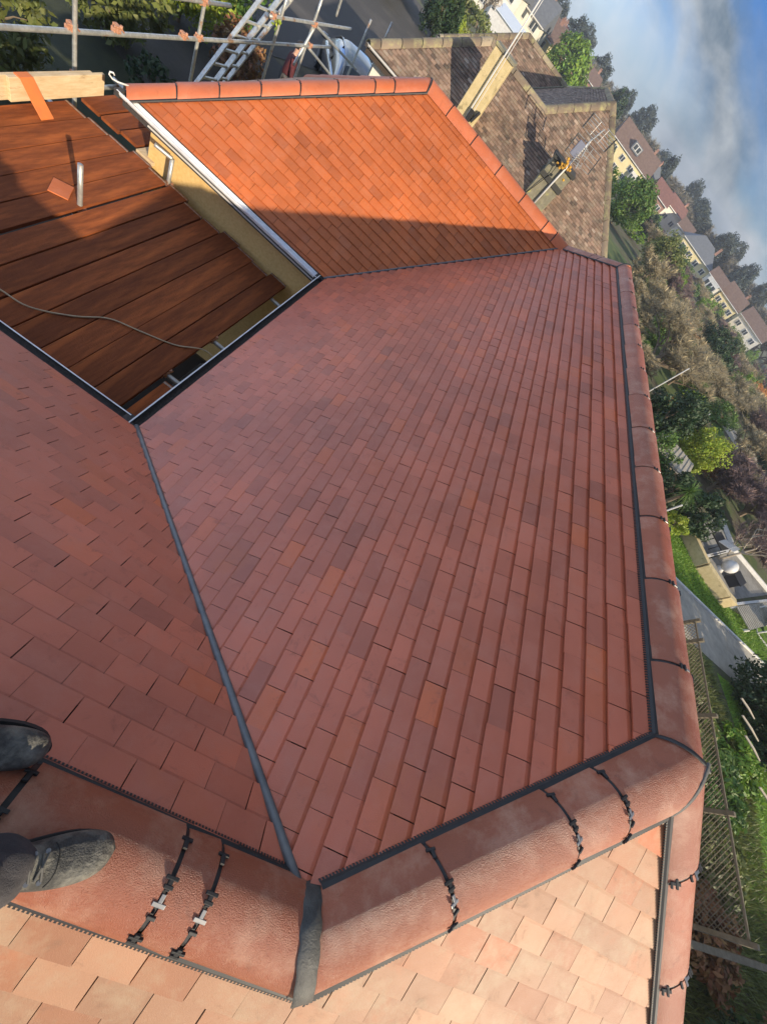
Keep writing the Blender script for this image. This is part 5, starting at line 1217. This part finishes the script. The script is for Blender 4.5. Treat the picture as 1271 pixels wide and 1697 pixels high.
def bay(x, wd_, hh, mt_='white'):
    def f(t, h, hr):
        b = MB(); b.box((x, -.5, hh / 2), (wd_, 1.0, hh)); d = b.build('bay', M[mt_], t)
        for k in range(3):
            b = MB(); b.box((x - wd_ / 3 + k * wd_ / 3, -1.02, hh * .3), (wd_ * .24, .05, hh * .22)); b.build('pane', M['glass'], d)
            b = MB(); b.box((x - wd_ / 3 + k * wd_ / 3, -1.02, hh * .75), (wd_ * .24, .05, hh * .22)); b.build('pane', M['glass'], d)
    return f
W2 = lambda wd, h, n: [(-wd / 2 + wd * (k + .5) / n, z, 1.3, 1.1) for k in range(n) for z in (h * .32, h * .76)]
far_house(82.0, 140, 12.5, 8, -1.95, -.55, 'brick_y', 'roof_brown', 'long yellow house with brown roof, dormer and white bays beside the neighbour roof corner', W2(12.5, 4.5, 4), extras=(dormer(-.5, 2.6), bay(3.6, 2.6, 3.8)), turn=8)
far_house(78.9, 146, 4.6, 6, -1.5, -.75, 'cream', 'roof_slate', 'narrow white gabled house right of the long yellow house', W2(4.6, 5, 2), turn=60)
far_house(77.3, 140, 5.4, 7, -1.95, -1.05, 'brick_r', 'roof_red', 'house with plain dark red roof and red brick wall', W2(5.4, 4.4, 2), turn=10, chim=False)
far_house(75.2, 150, 6.0, 6, -1.6, -.9, 'cream', 'roof_red', 'cream house with small red roof behind the bare trees', W2(6, 4.8, 2), turn=25)
far_house(73.4, 146, 4.0, 6, -1.9, -1.2, 'cream', 'roof_brown', 'small white extension left of the slate roofed house', W2(4, 4.5, 1), chim=False)
far_house(70.6, 138, 10.5, 8, -1.95, -.85, 'brick_y', 'roof_slate', 'yellow house with large slate grey hipped roof', W2(10.5, 4.4, 4), hip=True, turn=8)
far_house(67.4, 136, 4.6, 7, -2.0, -1.3, 'cream', 'roof_brown', 'house with big white bay window right of the slate roof', W2(4.6, 4.2, 2), extras=(bay(0, 3.4, 4.4),), chim=False)
far_house(64.9, 140, 6.4, 8, -2.0, -1.0, 'brick_y', 'roof_brown', 'yellow house with brown roof at the right end of the row', W2(6.4, 4.2, 3), turn=5)
far_house(61.5, 150, 9, 8, -1.8, -.9, 'cream', 'roof_brown', 'cream house with brown roof past the row, behind the right hand trees', W2(9, 4.8, 3))
far_house(100.8, 98, 9.0, 8, -1.6, .3, 'cream', 'roof_slate', 'cream and tan semi detached house at the top edge of the photo', W2(9, 5.6, 3), turn=-12, extras=(bay(2.6, 2.2, 3.0),))
far_house(97.6, 104, 7.5, 8, -1.75, -.2, 'cream', 'roof_slate', 'cream house with grey roof next to the aerial mast', W2(7.5, 5.6, 3), turn=-12)
far_house(95.6, 112, 5.4, 8, -1.9, -.8, 'brick_y', 'roof_brown', 'yellow house end right of the aerial mast', W2(5.4, 5, 2), turn=-12)
for i, (az, r, e1, e2, m1, m2, lb) in enumerate([(95.4, 160, -1.3, -.6, 'cream', 'roof_brown', 'brown roofed house highest on the far slope'), (94.0, 150, -1.7, -1.0, 'brick_r', 'roof_brown', 'brick house below the highest brown roof on the far slope'), (93.2, 168, -1.2, -.5, 'cream', 'roof_red', 'red roofed house behind the big sunlit tree'), (90.0, 158, -1.3, -.6, 'brick_r', 'roof_brown', 'brown roofed house half hidden between sunlit tree and pine'), (97.2, 170, -1.0, -.3, 'cream', 'roof_red', 'pale house with red roof at the very top of the far slope')]):
    far_house(az, r, 8, 8, e1, e2, m1, m2, lb, W2(8, 5, 3), turn=(-20, 15, 0, 10, 5)[i])
x, y = pol(97.9, 84); t = empty('lean_to', (x, y, float(gz(x, y))), 'white lean to with pale blue roof in front of the cream house', 'building', rz=R_(-4))
b = MB(); b.box((0, 0, 1.1), (4.4, 2.6, 2.2)); b.build('wall', M['white'], t)
b = MB(); b.add([(-2.4, -1.5, 2.15), (2.4, -1.5, 2.15), (2.4, 1.5, 2.9), (-2.4, 1.5, 2.9), (-2.4, -1.5, 2.25), (2.4, -1.5, 2.25), (2.4, 1.5, 3.0), (-2.4, 1.5, 3.0)], [(0, 1, 2, 3), (4, 5, 6, 7), (0, 1, 5, 4), (1, 2, 6, 5), (2, 3, 7, 6), (3, 0, 4, 7)]); b.build('roof', mat('pale_blue_roof', (.5, .56, .64), rough=.4), t)

# pale flat roof outbuildings in the garden
def outbuilding(P4, h, label, roofm='paving'):
    cx = sum(p[0] for p in P4) / 4; cy = sum(p[1] for p in P4) / 4
    t = empty('shed', (cx, cy, GZ), label, 'shed'); q = [(p[0] - cx, p[1] - cy) for p in P4]
    b = MB(); b.add([(*p, 0) for p in q] + [(*p, h) for p in q], [(0, 1, 5, 4), (1, 2, 6, 5), (2, 3, 7, 6), (3, 0, 4, 7)]); b.build('wall', M['fence'], t)
    b = MB(); q2 = [(p[0] * 1.06, p[1] * 1.06) for p in q]; b.add([(*p, h) for p in q2] + [(*p, h + .09) for p in q2], [(4, 5, 6, 7), (3, 2, 1, 0), (0, 1, 5, 4), (1, 2, 6, 5), (2, 3, 7, 6), (3, 0, 4, 7)]); rf = b.build('roof', M[roofm], t)
    b = MB()
    for k in range(9):
        u = (k + .5) / 9; a = Vector((*q2[0], h + .10)).lerp(Vector((*q2[3], h + .10)), u); c = Vector((*q2[1], h + .10)).lerp(Vector((*q2[2], h + .10)), u); b.beam(a, c, .04, .03)
    b.build('batten', M[roofm], rf)
outbuilding([(12.0, 14.6), (13.3, 16.6), (15.4, 16.4), (14.2, 14.2)], .9, 'low shed with pale ribbed roof behind the ridge between the palm and the yellow bush')

# washing-line pole seen among the tan branches, garden posts
for i, (x, y, h, lb) in enumerate([(12.6, 19.5, 2.6, 'thin pale pole standing among the tan branches'), (12.4, 15.0, 1.5, 'short white post behind the ridge above the pale shed roof'), (11.9, 10.3, 1.6, 'white post end at the lawn corner nearest the ridge'), (17.5, 22.6, 1.6, 'thin post on the curved lawn')]):
    b = MB(); b.tube([(0, 0, 0), (.02, 0, h)], .028, 8); o = b.build('post', M['white']); o.location = (x, y, GZ); setp(o, lb, 'post')

# ------------------------------------------------------------------ car on the drive
car = empty('car', (-5.15, 16.9, GZ), 'dark car with a blue reflecting windscreen parked on the drive beyond the scaffold', 'car', rz=R_(122))
secs = [(-2.1, .62, .45, .70), (-1.95, .80, .30, .92), (-1.3, .86, .25, 1.0), (-.5, .87, .22, .98), (.6, .87, .22, .95), (1.25, .86, .25, .90), (1.85, .80, .3, .78), (2.1, .6, .42, .62)]
b = MB(); vs = []; n = 16
for x_, hw, zb_, zt_ in secs:
    for k in range(n):
        a = 2 * math.pi * k / n; cx = math.copysign(abs(math.cos(a)) ** .5, math.cos(a)); sz = math.copysign(abs(math.sin(a)) ** .6, math.sin(a)); vs.append((x_, cx * hw, (zb_ + zt_) / 2 + sz * (zt_ - zb_) / 2))
fs = [(i * n + k, i * n + (k + 1) % n, (i + 1) * n + (k + 1) % n, (i + 1) * n + k) for i in range(len(secs) - 1) for k in range(n)] + [tuple(range(n)), tuple(range(len(secs) * n - 1, (len(secs) - 1) * n - 1, -1))]
b.add(vs, fs); bd = b.build('body', M['car_body'], car, smooth=True); sm = bd.modifiers.new('s', 'SUBSURF'); sm.levels = 1; sm.render_levels = 2
def quad_part(name, P4, mt_, par=car, th=.012):
    b = MB(); P4 = [Vector(p) for p in P4]; nn = (P4[1] - P4[0]).cross(P4[2] - P4[0]).normalized() * th
    b.add(P4 + [p + nn for p in P4], [(0, 1, 2, 3), (7, 6, 5, 4), (0, 4, 5, 1), (1, 5, 6, 2), (2, 6, 7, 3), (3, 7, 4, 0)]); return b.build(name, mt_, par, bevel=.004)
gh = [(-1.98, .70, .93), (-1.75, .66, 1.16), (-1.45, .61, 1.36), (-1.0, .58, 1.45), (-.4, .575, 1.48), (.15, .57, 1.46), (.45, .59, 1.38), (.8, .66, 1.18), (1.12, .74, .93)]
def gh_prof(x_, hw, zt_, out=0.0, n=13):
    r = []
    for k in range(n):
        a = math.pi * k / (n - 1); cx = math.cos(a); sz = math.sin(a)
        ww = hw + (.80 - hw) * (1 - abs(sz) ** .7); r.append((x_, math.copysign(abs(cx) ** .42, cx) * (ww + out), .90 + abs(sz) ** .45 * (zt_ - .90 + out)))
    return r
b = MB(); vs = []
for g_ in gh: vs += gh_prof(*g_)
b.add(vs, [(i * 13 + k, i * 13 + k + 1, (i + 1) * 13 + k + 1, (i + 1) * 13 + k) for i in range(len(gh) - 1) for k in range(12)]); b.build('side_glass', M['car_body'], car, smooth=True)
def skin_part(name, i0, i1, k0, k1, mt_, out):
    b = MB(); vs = []; w_ = k1 - k0 + 1
    for g_ in gh[i0:i1 + 1]: vs += gh_prof(*g_, out=out)[k0:k1 + 1]
    b.add(vs, [(i * w_ + k, i * w_ + k + 1, (i + 1) * w_ + k + 1, (i + 1) * w_ + k) for i in range(i1 - i0) for k in range(w_ - 1)]); return b.build(name, mt_, car, smooth=True)
skin_part('roof', 2, 5, 3, 9, M['car_body'], .014)
skin_part('windscreen', 5, 8, 3, 9, M['car_glass'], .014)
skin_part('rear_window', 0, 2, 3, 9, M['glass'], .012)
for sg in (-1, 1):
    b = MB()
    rail = [Vector(gh_prof(*g_, out=.016)[3 if sg > 0 else 9]) for g_ in gh]; b.tube(rail, .026, 6)
    b.tube([Vector(gh_prof(*gh[4], out=.016)[3 if sg > 0 else 9]), Vector((-.4, .80 * sg, .93))], .026, 6); b.build('pillar', M['car_body'], car, smooth=True)
    b = MB(); b.box((.72, .98 * sg, 1.0), (.12, .2, .13)); b.build('wing_mirror', M['car_body'], car, bevel=.03)
    b = MB(); b.box((2.0, .55 * sg, .66), (.16, .32, .13)); b.build('headlight', M['white'], car, bevel=.03)
    for x_ in (-1.3, 1.3):
        b = MB(); b.tube([(x_, .72 * sg, .31), (x_, .88 * sg, .31)], .31, 20); wh = b.build('wheel', M['tyre'], car, smooth=False)
        b = MB(); b.tube([(x_, .86 * sg, .31), (x_, .895 * sg, .31)], .19, 12); b.build('rim', M['steel'], wh)
wall_line('low_wall', [(-4.55, 13.6), (-3.9, 15.6)], .22, 1.1, M['white'], 'white rendered low wall at the near side of the car', 'wall')

# grass blades on the lawns that show beside the ridge
def blades(n, polys, hgt, mt_, label):
    rg = np.random.default_rng(9); pts = []
    for P in polys:
        P = np.array(P, float); lo, hi = P.min(0), P.max(0); q = lo + (hi - lo) * rg.random((n, 2)); ins = np.zeros(n, bool)
        for i in range(len(P)):
            a, c = P[i], P[(i + 1) % len(P)]; cond = ((a[1] > q[:, 1]) != (c[1] > q[:, 1])) & (q[:, 0] < (c[0] - a[0]) * (q[:, 1] - a[1]) / (c[1] - a[1] + 1e-9) + a[0]); ins ^= cond
        pts.append(q[ins])
    q = np.concatenate(pts); m_ = len(q); a = rg.random(m_) * 6.28; h_ = hgt * (.4 + rg.random(m_)); w_ = .012 + .012 * rg.random(m_)
    B0 = np.stack([q[:, 0], q[:, 1], np.full(m_, GZ)], 1); d = np.stack([np.cos(a), np.sin(a), a * 0], 1); le_ = np.stack([rg.normal(size=m_), rg.normal(size=m_), a * 0], 1) * (h_ * .5)[:, None]
    V = np.stack([B0 - d * w_[:, None], B0 + d * w_[:, None], B0 + le_ + np.array([0, 0, 1]) * h_[:, None]], 1).reshape(-1, 3)
    o = np_mesh('grass', V, np.arange(3 * m_).reshape(m_, 3), mt_); setp(o, label, 'grass', kind='stuff')
blades(26000, [[(12.2, 12.2), (12.6, 9.5), (21.5, 9.6), (24.5, 11.0), (20.6, 11.4), (18.2, 10.8), (16.2, 11.5), (15.3, 12.9)], [(15.2, .5), (26, 1.0), (26, 7.1), (16.4, 6.9), (17.5, 4.0)]], .07, M['leaf_bright'], 'short bright green grass of the lawns beyond the trellis fence')
blades(26000, [[(11.6, -3), (16.4, -2), (17.2, 4.0), (15.8, 7.0), (11.6, 7.0)]], .16, M['leaf_olive'], 'rough olive grass and weeds between trellis fence and lawn')

# ------------------------------------------------------------------ light haze over the valley
b = MB(); b.box((0, 0, -1.0), (1420, 1420, 34.0)); hz = bpy.data.materials.new('haze'); hz.use_nodes = True; ht = hz.node_tree; ht.nodes.clear()
ho_ = N(ht, 'ShaderNodeOutputMaterial'); pv = N(ht, 'ShaderNodeVolumePrincipled'); pv.inputs['Color'].default_value = (.80, .86, .95, 1); pv.inputs['Density'].default_value = .0008; pv.inputs['Anisotropy'].default_value = .2
ht.links.new(pv.outputs[0], ho_.inputs['Volume']); o = b.build('haze', hz); setp(o, kind='stuff')
